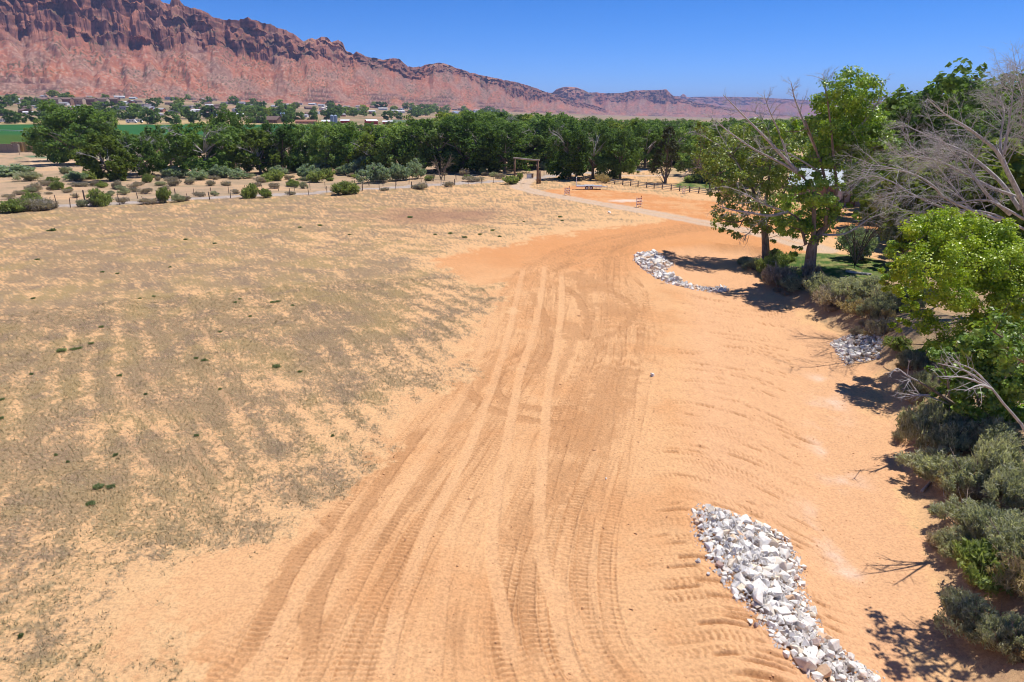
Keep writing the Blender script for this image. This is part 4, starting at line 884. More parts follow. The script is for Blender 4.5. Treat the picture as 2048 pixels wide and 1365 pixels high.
# taller cottonwoods behind the dead one
for (px, Y, pyt, v, wide, lab) in [(1890,88,150,0,1.0,'tall dark cottonwood towering behind the bare grey limbs'),(2010,96,142,2,1.05,'tallest full crowned cottonwood behind the bare grey limbs'),(1842,100,186,1,.8,'rounded cottonwood behind the tip of the bare limbs'),(1790,112,212,0,.7,'small cottonwood between the forked tree and the bare limbs'),(1960,80,215,0,.9,'shaded cottonwood close behind the dead cottonwood'),
        (2085,84,160,0,1.1,'dark cottonwood behind the dead tree at the edge of the yard'),(1935,110,176,2,.9,'deep green cottonwood filling the gap behind the bare limbs'),(1850,76,330,5,.8,'low cottonwood thicket beneath the bare grey limbs'),(1760,130,250,1,.8,'pale cottonwood beside the metal roofed house'),(2040,70,300,5,1.2,'dense low cottonwood in the shade of the dead tree'),(1930,66,345,5,.9,'dark underwood below the dead cottonwood'),(1445,160,246,0,.8,'cottonwood standing behind the shed and lawn'),(1530,150,240,2,.9,'cottonwood behind the left boughs of the forked tree'),(1620,150,235,1,.9,'cottonwood behind the metal roofed house'),(1700,140,226,0,.9,'cottonwood at the back of the house yard')]:
    g = far_ground(px, Y); g = Vector(((px-1024)/F*(Y*cp+6*sp), Y, 0)); g.z = tz(g.x, g.y)
    belt_tree(v, g, zfor(pyt, Y)-g.z, wide=wide, label=lab, group=None)
# Russian olive with bare stems beside the forked cottonwood
for (px, py, w, h, lab) in [(1722,520,80,70,'silvery Russian olive beside the forked cottonwood'),(1790,500,70,60,'silvery Russian olive behind the yellow green sapling'),(1830,620,70,60,'silvery Russian olive in the shade of the yellow green sapling')]:
    shrub_px('olive', px, py, w, h, lab, None, 'russian_olive')
def bare_bush(px, py, wpx, hpx, label, seed, mat):
    g = gpt(px, py); mpx = (g.y*cp+CAMZ*sp)/F; w = Wood(seed); rs = np.random.RandomState(seed); t = thing('bare_bush', label, 'shrub', g); W, H = wpx*mpx, hpx*mpx
    for k in range(11):
        a = rs.rand()*6.28; q = W*.5*rs.rand()**.5; P = w.limb([(0, 0, -.1), (q*.4*math.cos(a), q*.4*math.sin(a), H*.5), (q*math.cos(a), q*math.sin(a), H*(.7+.3*rs.rand()))], W*.010, W*.003, 4); w.twigs(P, W*.0035, H*.32, 8, 1, .8)
    obj('stems', w.mesh('stems', mat), t)
bare_bush(1710, 530, 130, 110, 'bare dark twigged bush arching beside the forked cottonwood', 61, M_BARK_D)
bare_bush(882, 360, 62, 46, 'bare brown twiggy bush standing in front of the tree belt', 62, M_BARK)
bare_bush(1485, 415, 50, 40, 'pale bare bush at the end of the rail fence', 63, M_DEAD)
bare_bush(280, 352, 36, 46, 'grey leafless bush between the left cottonwoods', 64, M_DEAD)
def log_px(pts, r, label, mat=M_DEAD, stubs=2, seed=0):
    P = [gpt(a, b)+Vector((0, 0, r*.7)) for a, b in pts]; g = P[0].copy(); t = thing('fallen_log', label, 'log', g); w = Wood(seed); Q = w.limb([np.array(p-g) for p in P], r, r*.55, 7); w.twigs(Q, r*.4, r*7, stubs, 0, .8); obj('trunk', w.mesh('trunk', mat), t)
log_px([(1692,545),(1716,549),(1742,551)], .16, 'pale fallen log on the lawn edge', seed=3)
log_px([(268,331),(276,335),(286,333),(297,328)], .45, 'white forked driftwood log on the sandy bank', seed=4, stubs=4)
log_px([(230,348),(250,351),(285,350)], .4, 'grey fallen trunk lying below the sandy bank', seed=5, stubs=7)
log_px([(1843,985),(1855,972),(1862,962)], .07, 'short split log at the ditch bank edge', seed=6)
# juniper by the rail fence
def juniper(px, pyb, pyt, wpx, label):
    g = gpt(px, pyb); h = zfor(pyt, g.y)-g.z; mpx = (g.y*cp+8*sp)/F; W = wpx*mpx; rs = np.random.RandomState(8); t = thing('juniper_tree', label, 'tree', g); w = Wood(8)
    Q = w.limb([(0, 0, -.4), (.15, 0, h*.3), (0, 0, h*.9)], .38, .06, 8); cs, rd = [], []
    for k in range(70):
        e = rs.rand()**.8; z = h*(.17+.80*e); q = W*.5*(1-e*.88)*(.55+.45*rs.rand()); a = rs.rand()*6.28; cs.append((q*math.cos(a), q*math.sin(a), z)); rd.append(h*.055*(1.3-.5*e))
        if k < 18: w.limb([Q[min(len(Q)-1, int(e*len(Q)*.8))], np.array(cs[-1])], .07, .02, 4)
    for s in (-1, 1): w.limb([(0, 0, h*.05), (s*.9, .2, h*.2), (s*1.4, .3, h*.4)], .22, .05, 6)
    obj('trunk', w.mesh('trunk', M_BARK), t); V, Qd, T = clumps(np.array(cs), rd, 150, rs, .3, 1.0, sub=12, density_r=h*.055, aspect=.45, jit=.45); obj('crown', mesh_np('crown', V, Qd, L_JUN, False, tint=T), t)
juniper(1330, 367, 252, 84, 'dark olive conical juniper growing behind the rail fence')
# clipped hedge and shrubs of the yard
shrub_px('grease', 1388, 366, 42, 16, 'clipped bright yellow green hedge on the yard lawn', None, 'hedge'); shrub_px('weed', 1425, 364, 50, 16, 'clipped dark green hedge beside the yard lawn', None, 'hedge')

# ------------------------------------------------------------------ riprap: three piles of broken stone
def rock_mat():
    m, n, l, p = newmat('quarry_stone'); oi = n.new('ShaderNodeObjectInfo'); tc = n.new('ShaderNodeTexCoord')
    t = N(n, 'ShaderNodeTexNoise', Scale=3.0, Detail=8, Roughness=.65); l.new(tc.outputs['Object'], t.inputs['Vector'])
    base = ramp(n, l, oi.outputs['Random'], [(0, (.60, .58, .56)), (.15, (.76, .74, .71)), (.45, (.84, .83, .81)), (.72, (.70, .69, .68)), (.80, (.78, .70, .58)), (.88, (.70, .56, .42)), (.94, (.60, .40, .27)), (.97, (.38, .27, .25)), (1, (.34, .36, .39))])
    n.active = n.active
    base_r = base.node.color_ramp; base_r.interpolation = 'LINEAR'
    v = ramp(n, l, t.outputs['Fac'], [(.3, (.72, .70, .67)), (.5, (1, 1, 1)), (.72, (1.12, 1.10, 1.05))]); c = mixrgb(n, l, 1.0, base, v, 'MULTIPLY'); c = mixrgb(n, l, 1.0, c, (1.06, 1.03, .98), 'MULTIPLY')
    d = ramp(n, l, t.outputs['Fac'], [(.48, 0.0), (.66, .5)]); c = mixrgb(n, l, d, c, (.66, .46, .30))
    l.new(c, p.inputs['Base Color']); p.inputs['Roughness'].default_value = .85; p.inputs['Specular IOR Level'].default_value = .25
    b = N(n, 'ShaderNodeBump', Strength=.5, Distance=.03); l.new(t.outputs['Fac'], b.inputs['Height']); l.new(b.outputs[0], p.inputs['Normal']); return m
M_ROCK = rock_mat()
def rock_mesh(seed, npt=22):
    rs = np.random.RandomState(seed); bm = bmesh.new(); pts = rs.uniform(-1, 1, (npt, 3)); pts = np.sign(pts)*np.abs(pts)**.48
    pts *= .5*np.array([1, rs.uniform(.6, .95), rs.uniform(.45, .8)])
    for q in pts: bm.verts.new(q)
    r = bmesh.ops.convex_hull(bm, input=bm.verts); bmesh.ops.delete(bm, geom=[v for v in bm.verts if not v.link_faces], context='VERTS')
    bmesh.ops.dissolve_limit(bm, angle_limit=.16, verts=bm.verts, edges=bm.edges)
    bmesh.ops.bevel(bm, geom=bm.edges[:], offset=.05, segments=1, affect='EDGES', clamp_overlap=True); bmesh.ops.triangulate(bm, faces=bm.faces)
    bmesh.ops.recalc_face_normals(bm, faces=bm.faces); me = bpy.data.meshes.new('rock'); bm.to_mesh(me); bm.free(); me.materials.append(M_ROCK); return me
ROCKS = [rock_mesh(s) for s in range(14)]
def riprap(label, outline, size_fn, n, seed, z, rubble, heap=.25):
    rs = np.random.RandomState(seed); W = np.array([gpt(a, b)[:2] for a, b in outline]); lo, hi = W.min(0), W.max(0); c0 = W.mean(0); root = thing('rock_pile', label, 'rocks', (c0[0], c0[1], tz(*c0)))
    pts = []; cand = lo+(hi-lo)*rs.rand(40000, 2); dc = sd_poly(cand[:, 0], cand[:, 1], W); cand = cand[dc < 0]; dc = dc[dc < 0]
    for q, d in zip(cand, dc):
        if len(pts) >= n: break
        s = size_fn(q, -d)*min(1.45, rs.lognormal(-.05, .30))
        if all((q[0]-a)**2+(q[1]-b)**2 > (.33*(s+s2))**2 for a, b, s2, _ in pts): pts.append((q[0], q[1], s, -d))
    for x, y, s, d in pts:
        zt = tz(x, y)+min(heap, d*.5)*rs.uniform(.0, 1.0)+s*.06
        o = obj('rock', ROCKS[rs.randint(0, len(ROCKS))], root, (x-c0[0], y-c0[1], zt-root.location.z), (rs.normal()*.4, rs.normal()*.4, rs.rand()*6.28), s*np.array([1, rs.uniform(.8, 1.1), rs.uniform(.8, 1.1)]))
    V, Fs = [], []; nb = 0                                                    # broken chips between the stones
    tv = np.array([[1, 0, -.3], [-.5, .8, -.3], [-.5, -.8, -.3], [.1, .1, .6], [.3, .5, .35]]); tf = np.array([[0, 1, 4], [1, 3, 4], [1, 2, 3], [2, 0, 3], [0, 4, 3], [0, 2, 1]])
    cq = lo-.3+(hi-lo+.6)*rs.rand(rubble*4, 2); cd = sd_poly(cq[:, 0], cq[:, 1], W); cz = terrain(cq[:, 0], cq[:, 1])
    for q, d, zq in zip(cq, cd, cz):
        if nb >= rubble: break
        if d > .25*rs.rand(): continue
        s = size_fn(q, max(-d, 0))*rs.choice([.12, .2, .32])*rs.uniform(.7, 1.2); a = rs.rand()*6.28; R = np.array([[math.cos(a), -math.sin(a), 0], [math.sin(a), math.cos(a), 0], [0, 0, 1]])
        V.append((tv*s*rs.uniform(.6, 1.3, 3)) @ R.T+np.array([q[0]-c0[0], q[1]-c0[1], zq+min(heap, max(-d, 0)*.5)*.8*rs.rand()+s*.25-root.location.z])); Fs.append(tf+5*nb); nb += 1
    o = obj('stone_chips', mesh_np('stone_chips', np.concatenate(V), np.concatenate(Fs), M_CHIP), root); o['kind'] = 'stuff'
M_CHIP = noise_mat('stone_chip', (.56, .51, .46), (.82, .79, .75), 5, .9, .2, .02)
riprap('heap of broken white stone running down the ditch side, its largest blocks mid way', [(1384,1024),(1404,1013),(1450,1022),(1520,1048),(1572,1075),(1602,1130),(1604,1180),(1634,1235),(1636,1262),(1668,1285),(1700,1315),(1752,1350),(1800,1400),(1690,1400),(1610,1345),(1560,1300),(1520,1240),(1470,1195),(1425,1130),(1395,1075)],
       lambda q, d: .19+.27*min(1, d/.9), 300, 5, 0, 3600, .35)
riprap('white stone apron curving into the ditch head in a thin tail', [(1268,510),(1290,505),(1318,508),(1345,530),(1328,545),(1352,556),(1372,570),(1400,576),(1450,574),(1455,581),(1420,585),(1385,580),(1345,570),(1310,556),(1285,538),(1270,522)],
       lambda q, d: .34+.26*min(1, d/1.2), 300, 6, 0, 1500, .3)
riprap('small heap of white stone half shaded by the saltbush at the ditch bend', [(1660,688),(1690,672),(1730,664),(1762,675),(1764,700),(1758,716),(1715,724),(1690,731),(1680,715),(1672,705)],
       lambda q, d: .22+.22*min(1, d/.8), 190, 7, 0, 900, .3)
riprap('grey stone heap in the yard behind the sapling', [(1780,425),(1800,422),(1815,430),(1800,438),(1782,436)], lambda q, d: .7, 24, 8, 0, 30, .3)
def loose_stones():
    rs = np.random.RandomState(12)
    for (px, py, s) in [(1396,1124,.2),(1416,1150,.22),(1607,1332,.6),(1640,1368,.3),(1500,1246,.22),(1512,1252,.2),(1606,1135,.22),(1212,958,.1),(1218,427,.6),(1304,752,.3)]:
        g = gpt(px, py); o = obj('loose_stone', ROCKS[rs.randint(0, 14)], None, g+Vector((0, 0, s*.2)), rs.rand(3)*1.0, s)
        tag(o, 'single loose stone lying apart on the bare soil', 'stone', 'loose stones on the soil')
loose_stones()
# ------------------------------------------------------------------ fences, gate and yard
M_POST = noise_mat('weathered_post', (.10, .075, .06), (.22, .17, .14), 5, .95, .3, .02)
M_RAIL = noise_mat('grey_rail', (.22, .18, .15), (.40, .34, .29), 5, .95, .3, .02)
M_TIMBER = noise_mat('brown_timber', (.16, .095, .06), (.30, .19, .125), 4, .9, .3, .02, stretch=(1, 1, .2))
M_BEAM = noise_mat('pale_beam', (.34, .27, .21), (.50, .42, .34), 4, .9, .3, .02)
M_WIRE = noise_mat('fence_wire', (.20, .18, .17), (.32, .30, .28), 3, .5, 0)
M_WHITE = noise_mat('white_paint', (.72, .72, .71), (.82, .82, .81), 3, .5, .05, .01)
M_STEEL = noise_mat('galvanised_steel', (.42, .44, .46), (.60, .62, .64), 3, .45, .05, .01)
M_BLACK = noise_mat('rubber', (.02, .02, .02), (.045, .045, .045), 6, .8, .1, .01)
M_DKMETAL = noise_mat('dark_metal', (.06, .06, .065), (.12, .12, .12), 5, .6, .1, .01)
def stripe_mat():
    m, n, l, p = newmat('barricade_stripes'); tc = n.new('ShaderNodeTexCoord'); w = N(n, 'ShaderNodeTexWave', Scale=1.1); w.bands_direction = 'DIAGONAL'; w.wave_profile = 'SAW'
    l.new(tc.outputs['Object'], w.inputs['Vector']); r = ramp(n, l, w.outputs['Fac'], [(.0, (.70, .22, .12)), (.38, (.84, .84, .82))]); r.node.color_ramp.interpolation = 'CONSTANT'
    l.new(r, p.inputs['Base Color']); p.inputs['Roughness'].default_value = .5; return m
M_STRIPE = stripe_mat()
frs = np.random.RandomState(31)
def wire_fence(line, step, label, hgt=1.35, group=None):
    P, s = resample(line, step); g = Vector((P[0, 0], P[0, 1], tz(*P[0]))); t = thing('wire_fence', label, 'fence', g, 0, group); tops = []
    zs = terrain(P[:, 0], P[:, 1])
    pm = [MB().tube([(0, 0, -.3), (.01, .01, hgt*.5), (.0, .02, hgt)], [r, r, r*.85], 6).mesh('post', M_POST) for r in (.055, .075, .10)]
    for (x, y), z in zip(P, zs):
        q = frs.rand(); o = obj('post', pm[2 if q > .85 else (1 if q > .4 else 0)], t, (x-g.x, y-g.y, z-g.z), (frs.normal()*.05, frs.normal()*.05, 0), (1, 1, frs.uniform(.85, 1.15))); tops.append((x-g.x, y-g.y, z-g.z))
    for h in (.45, .8, 1.12):
        MB().tube([(x, y, z+h+.02*frs.normal()) for x, y, z in tops], .009, 3, False).build('wire', M_WIRE, t)
    return t
def offset_line(line, d):
    L, _ = resample(line, 2.0); dd = np.gradient(L, axis=0); dd /= np.hypot(dd[:, 0], dd[:, 1])[:, None]; return L+np.stack([-dd[:, 1], dd[:, 0]], 1)*d
road_l = np.array([q for q in ROAD if q[0] < gp(1022, 362)[0]])
wire_fence(offset_line(road_l, -3.3), 3.4, 'wire fence on leaning dark posts along the near edge of the gravel road')
wire_fence(offset_line(road_l, 6.5)[:-2], 3.0, 'wire fence on thin posts along the far edge of the gravel road')
wire_fence(np.array(PX([(1088,352),(1110,347),(1150,342),(1200,338),(1300,334)])), 3.0, 'wire fence on thin posts behind the roadside cottonwoods')
wire_fence(np.array(PX([(-60,312),(20,311),(60,309),(120,306)])), 6.0, 'low wire fence in front of the hay bales')
def brace():
    g = gpt(177, 404); t = thing('fence_brace', 'tall braced pair of dark gate posts in the wire fence', 'fence', g)
    for x in (-.6, .6): MB().tube([(x, 0, -.4), (x, 0, 1.0), (x, 0, 2.0)], [.13, .12, .12], 7).build('post', M_POST, t)
    MB().tube([(-.6, 0, 1.0), (.6, 0, 1.05)], .07, 6).build('crossbar', M_POST, t)
brace()
def rail_fence(pts, label, rails=3, hgt=1.15):
    P = [gpt(a, b) for a, b in pts]; g = P[0].copy(); t = thing('rail_fence', label, 'fence', g); pm = MB().tube([(0, 0, -.3), (.02, 0, .6), (0, 0, hgt)], [.12, .11, .10], 6).mesh('post', M_POST)
    for p in P: obj('post', pm, t, p-g, (frs.normal()*.06, frs.normal()*.06, frs.rand()*3))
    for a, b in zip(P[:-1], P[1:]):
        for k in range(rails):
            h = .32+k*.33; e = (b-a)*.06; MB().tube([a-g-e+Vector((0, 0, h+frs.normal()*.04)), (a+b)/2-g+Vector((0, frs.normal()*.05, h-.03)), b-g+e+Vector((0, 0, h+frs.normal()*.05))], .065, 5).build('rail', M_RAIL, t)
rail_fence([(1213,366),(1229,369),(1245,370.5),(1261,372),(1276,374),(1293,375.5),(1308,377.5),(1324,379),(1342,381),(1359,383),(1379,385),(1397,387),(1417,389.5),(1436,392),(1456,394),(1476,396)], 'long split rail fence of grey poles beside the yard lawn')
rail_fence([(1122,358),(1137,358.5),(1152,359.5),(1166,361),(1182,362)], 'short split rail fence under the roadside cottonwoods')
def gate_frame():
    a = gpt(1029, 361); b = gpt(1075, 368); t = thing('gate_frame', 'tall timber ranch gate of two posts and a crossbeam over the drive', 'gate', a); ha = zfor(320, a.y)-a.z; hb = zfor(320, b.y)-b.z; h = (ha+hb)/2
    MB().tube([(0, 0, -.5), (.03, 0, h*.5), (0, 0, h)], [.26, .24, .22], 9).build('post', M_TIMBER, t, None, None, True)
    MB().tube([b-a+Vector((0, 0, -.5)), b-a+Vector((.02, 0, h*.5)), b-a+Vector((0, 0, h))], [.30, .27, .24], 9).build('post', M_TIMBER, t, None, None, True)
    d = (b-a).normalized(); MB().tube([-d*.5+Vector((0, 0, h+.16)), (b-a)/2+Vector((0, 0, h+.1)), b-a+d*.6+Vector((0, 0, h+.14))], .19, 8).build('crossbeam', M_BEAM, t, None, None, True)
    MB().tube([b-a+Vector((.55, .2, -.4)), b-a+Vector((.55, .2, 2.9))], [.22, .20], 8).build('side_post', M_TIMBER, t, None, None, True)
gate_frame()
def white_box():
    g = gpt(1058, 357); t = thing('utility_box', 'white box with a dark lid standing by the road behind the timber gate', 'box', g, .1)
    MB().box((-.55, -.4, .12), (.55, .4, 1.0)).build('body', M_WHITE, t); MB().box((-.6, -.45, 1.003), (1.1, .45, 1.12)).build('lid', M_DKMETAL, t)
    for x in (-.4, .4): MB().box((x-.06, -.3, 0), (x+.06, .3, .118)).build('foot', M_DKMETAL, t)
    MB().box((.57, -.3, .12), (1.05, .3, .95)).build('side_bin', M_TIMBER, t)
white_box()
def trailer():
    g = gpt(1178, 379); t = thing('flatbed_trailer', 'white tandem flatbed trailer with a raised ramp frame on the orange soil', 'trailer', g, -.12); L = 2.6
    bed = MB().box((-L, -1.0, .58), (L, 1.0, .68)).build('deck', M_STEEL, t)
    for y in (-1.05, 1.05): MB().box((-L, y-.05, .50), (L, y+.05, .78)).build('side_rail', M_WHITE, t)
    for x in (-.45, .45):
        for y in (-1.22, 1.22):
            w = MB().tube([(x, y-.11, .36), (x, y+.11, .36)], .36, 16).build('tyre', M_BLACK, t, None, None, False); MB().tube([(x, y-.12, .36), (x, y+.12, .36)], .19, 12).build('rim', M_WHITE, w)
    for y in (-1.22, 1.22): MB().box((-1.0, y-.14, .76), (1.0, y+.14, .82)).build('fender', M_WHITE, t)
    r = MB()
    for y in (-1.0, 1.0): r.box((-L-.09, y-.05, .70), (-L-.003, y+.05, 2.3))
    for z in (1.1, 1.5, 1.9): r.box((-L-.08, -.94, z), (-L-.02, .94, z+.05))
    r.box((-L-.09, -1.05, 2.303), (-L-.003, 1.05, 2.40)); r.build('ramp_frame', M_WHITE, t)
    MB().tube([(L, -.7, .6), (L+1.2, 0, .5)], .06, 6).tube([(L, .7, .6), (L+1.2, 0, .5)], .06, 6).build('tongue', M_STEEL, t); MB().tube([(L+1.1, 0, 0), (L+1.1, 0, .75)], .05, 6).build('jack', M_DKMETAL, t)
trailer()
def barricade(px, py, hpx, rot, label):
    g = gpt(px, py); h = hpx*(g.y*cp+CAMZ*sp)/F; t = thing('barricade', label, 'barricade', g, rot)
    for x in (-.5, .5):
        MB().box((x-.03, -.03, .06), (x+.03, .03, h)).build('upright', M_WHITE, t); MB().box((x-.04, -.55, 0), (x+.04, .55, .055)).build('foot', M_DKMETAL, t)
    for k in range(3): z = h*(.30+.27*k); MB().box((-.62, -.06, z-.11), (.62, -.033, z+.11)).build('board', M_STRIPE, t)
    MB().tube([(.5, 0, h+.002), (.5, 0, h+.2)], [.09, .08], 8).build('lamp', noise_mat('amber_lens', (.55, .20, .02), (.7, .3, .03), 4, .3, 0), t)
barricade(1134, 391, 15, .5, 'red and white striped barricade beside the drive near the timber gate'); barricade(1277, 415, 20, .6, 'red and white striped barricade beside the drive at mid way'); barricade(1367, 388, 13, .9, 'small leaning striped barricade against the long rail fence')
def yard_house():
    c0 = Vector(((1655-1024)/F*(124*cp+12*sp), 124, 0)); c0.z = tz(c0.x, c0.y); t = thing('farm_house', 'brown house with a pale blue metal roof behind the forked cottonwood', 'house', c0, -.42); W, D, H, R = 6.0, 4.6, 2.9, 2.3
    wallm = noise_mat('brown_stucco', (.30, .185, .15), (.36, .23, .19), 2, .9, .1, .01); roofm = noise_mat('metal_roof', (.27, .33, .39), (.36, .43, .49), 1.2, .42, .05, .02, spec=.4)
    wb = MB().add([(-W,-D,0),(W,-D,0),(W,D,0),(-W,D,0),(-W,-D,H),(W,-D,H),(W,D,H),(-W,D,H),(-W,0,H+R),(W,0,H+R)], [(0,1,5,4),(2,3,7,6),(1,2,6,9,5),(3,0,4,8,7)]); wb.build('wall', wallm, t)
    r = thing; roof = MB().add([(-W-.5,-D-.6,H-.22),(W+.5,-D-.6,H-.22),(W+.5,0,H+R+.1),(-W-.5,0,H+R+.1),(-W-.5,D+.6,H-.22),(W+.5,D+.6,H-.22),(-W-.5,-D-.6,H-.10),(W+.5,-D-.6,H-.10),(W+.5,0,H+R+.22),(-W-.5,0,H+R+.22),(-W-.5,D+.6,H-.10),(W+.5,D+.6,H-.10)],
        [(0,3,2,1),(3,4,5,2),(6,7,8,9),(9,8,11,10),(0,1,7,6),(5,4,10,11),(1,2,8,7),(2,5,11,8),(4,3,9,10),(3,0,6,9)]).build('roof', roofm, t)
    n = 16
    for k in range(n):
        x = -W-.4+(2*W+.8)*k/(n-1)
        MB().add([(x-.03,-D-.6,H-.098),(x+.03,-D-.6,H-.098),(x+.03,-.02,H+R+.222),(x-.03,-.02,H+R+.222),(x-.03,-D-.6,H-.04),(x+.03,-D-.6,H-.04),(x+.03,-.02,H+R+.28),(x-.03,-.02,H+R+.28)], [(4,5,6,7),(0,1,5,4),(1,2,6,5),(2,3,7,6),(3,0,4,7)]).build('seam', roofm, roof)
    MB().tube([(2.2, 1.0, H+R-.6), (2.2, 1.0, H+R+1.5)], .16, 8).build('chimney_pipe', M_STEEL, roof)
    glass = noise_mat('window_glass', (.05, .06, .075), (.09, .10, .12), 1, .15, 0, spec=.6)
    for x in (-3.6, 3.4):
        f = MB().box((x-.75, -D-.06, .95), (x+.75, -D+.02, 2.2)).build('window', M_WHITE, t); MB().box((x-.65, -D-.075, 1.05), (x+.65, -D-.062, 2.1)).build('pane', glass, f)
    f = MB().box((W-.02, -1.8, 1.0), (W+.06, -.6, 2.1)).build('window', M_WHITE, t); MB().box((W+.062, -1.7, 1.1), (W+.075, -.7, 2.0)).build('pane', glass, f)
    dm = noise_mat('red_brown_door', (.16, .06, .05), (.20, .08, .065), 2, .6, .05); d = MB().box((-.1, -D-.06, 0), (.9, -D+.02, 2.05)).build('door', dm, t); MB().box((.72, -D-.12, 1.0), (.80, -D-.062, 1.08)).build('handle', M_STEEL, d)
    g = Vector(((1702-1024)/F*(116*cp+12*sp), 116, 0)); g.z = tz(g.x, g.y); t2 = thing('shed', 'low lilac grey shed with a dark red door beside the metal roofed house', 'shed', g, -.2); vw = noise_mat('lilac_wall', (.36, .31, .33), (.42, .36, .38), 2, .9, .08, .01)
    MB().box((-1.9, -1.6, 0), (1.9, 1.6, 2.5)).build('wall', vw, t2); MB().add([(-2.2,-1.9,2.45),(2.2,-1.9,2.45),(2.2,1.9,2.95),(-2.2,1.9,2.95),(-2.2,-1.9,2.55),(2.2,-1.9,2.55),(2.2,1.9,3.05),(-2.2,1.9,3.05)], [(0,3,2,1),(4,5,6,7),(0,1,5,4),(1,2,6,5),(2,3,7,6),(3,0,4,7)]).build('roof', roofm, t2)
    MB().box((-.5, -1.66, 0), (.4, -1.602, 2.0)).build('door', dm, t2)
    g = gpt(1448, 380); t3 = thing('garden_shelter', 'low brown garden shelter with dark posts on the yard lawn', 'shelter', g, -.1)
    MB().box((-1.8, .4, 0), (3.4, .55, 1.35)).build('back_wall', wallm, t3); MB().box((-3.0, -1.0, 1.9), (1.5, 1.0, 2.0)).build('roof', M_TIMBER, t3)
    for x in (-2.8, 1.3):
        for y in (-.8, .8): MB().box((x-.08, y-.08, 0), (x+.08, y+.08, 1.897)).build('post', M_POST, t3)
yard_house()

# ------------------------------------------------------------------ far things: farm, irrigation, town
def ground_at(px, py, ymin=330.0):
    ys = np.geomspace(ymin, 9000, 900); xs = (px-1024)/1436*ys; zs = terrain(xs, ys); v = proj(xs, ys, zs)[1]; i = int(np.argmax(v <= py)) if np.any(v <= py) else 500
    return Vector((xs[i], ys[i], zs[i]))
M_STRAW = noise_mat('straw', (.34, .23, .10), (.52, .37, .17), 6, .95, .5, .05); M_OLDHAY = noise_mat('old_hay', (.24, .19, .14), (.38, .31, .24), 3, .95, .5, .05)
def hay():
    me = MB().tube([(0, 0, 0), (0, 0, .1), (0, 0, 1.3), (0, 0, 1.4)], [.93, 1.0, 1.0, .92], 14).mesh('round_bale', M_STRAW, False)
    for px, n in ((38,3),(46,3),(55,3),(62,2),(68,2),(74,1),(31,3)):
        g = gpt(px, 305)
        for k in range(n):
            o = obj('hay_bale', me, None, (g.x, g.y+(0 if n > 1 else -.3), g.z+k*1.403), (0, 0, frs.rand()*6)); tag(o, 'round straw bale in the bale stack beside the crop field', 'hay bale', 'round bales in the stack')
    g = gpt(82, 303); tag(obj('hay_bale', me, None, g), 'single round straw bale lying apart from the stack', 'hay bale')
    bm = MB().box((-1.15, -.6, 0), (1.15, .6, 1.18)).mesh('square_bale', M_OLDHAY); g0 = gpt(14, 306)
    for r in range(3):
        for k in range(5):
            o = obj('square_bale', bm, None, g0+Vector((-5+k*2.33+.1*frs.normal(), .05*frs.normal(), r*1.184)), (0, 0, .02*frs.normal())); tag(o, 'large square bale of old grey hay in the block beside the round bales', 'hay bale', 'square bales in the block')
hay()
def pivot(px, y, x0, x1, label):
    g = far_ground(px, y); t = thing('pivot_sprinkler', label, 'irrigation', g); mpm = y/1436
    xs = np.linspace((x0-px)*mpm, (x1-px)*mpm, 25); arch = 4.0+.5*np.abs(np.sin((xs-0)/12.0*math.pi/4))
    MB().tube([(x, 0, z) for x, z in zip(xs, arch)], .13, 5).build('pipe', M_STEEL, t); b = MB()
    for k in range(0, 24): b.tube([(xs[k], 0, arch[k]), ((xs[k]+xs[k+1])/2, 0, arch[k]-.75), (xs[k+1], 0, arch[k+1])], .06, 3)
    b.build('truss', M_STEEL, t)
    for xx in (0, xs[0]+2, xs[-1]-2):
        w = MB()
        for s in (-1, 1): w.tube([(xx, 0, 4.0), (xx, s*2.0, .5)], .11, 4)
        w.tube([(xx, -2.0, .6), (xx, 2.0, .6)], .1, 4).build('tower', M_STEEL, t)
        for s in (-1, 1): MB().tube([(xx-.15, s*2.0, .6), (xx+.15, s*2.0, .6)], .6, 10).build('wheel', M_BLACK, t)
pivot(47, 440, -40, 112, 'long pale pivot sprinkler spanning the green crop field at its near end'); pivot(352, 520, 315, 358, 'short pale pivot sprinkler span showing between the trees')
WALLC = {'white': ((.70, .69, .66), (.78, .77, .74)), 'tan': ((.46, .36, .26), (.54, .43, .32)), 'brown': ((.24, .15, .11), (.30, .19, .14)), 'rust': ((.42, .19, .12), (.48, .23, .15)), 'grey': ((.38, .37, .36), (.46, .45, .44)), 'red': ((.42, .05, .04), (.50, .07, .05))}
ROOFC = {'grey': ((.30, .30, .31), (.38, .38, .39)), 'brown': ((.19, .125, .10), (.25, .17, .135)), 'white': ((.74, .75, .76), (.82, .82, .83)), 'blue': ((.17, .25, .38), (.22, .31, .45)), 'red': ((.55, .05, .06), (.62, .07, .08)), 'rust': ((.36, .17, .11), (.42, .21, .14))}
WM = {k: noise_mat('wall_'+k, *v, 1, .9, 0, obj_var=.12) for k, v in WALLC.items()}; RM = {k: noise_mat('roof_'+k, *v, .8, .7, 0, obj_var=.12) for k, v in ROOFC.items()}; M_PANE = noise_mat('far_window', (.05, .06, .08), (.10, .11, .13), 1, .2, 0, spec=.6)
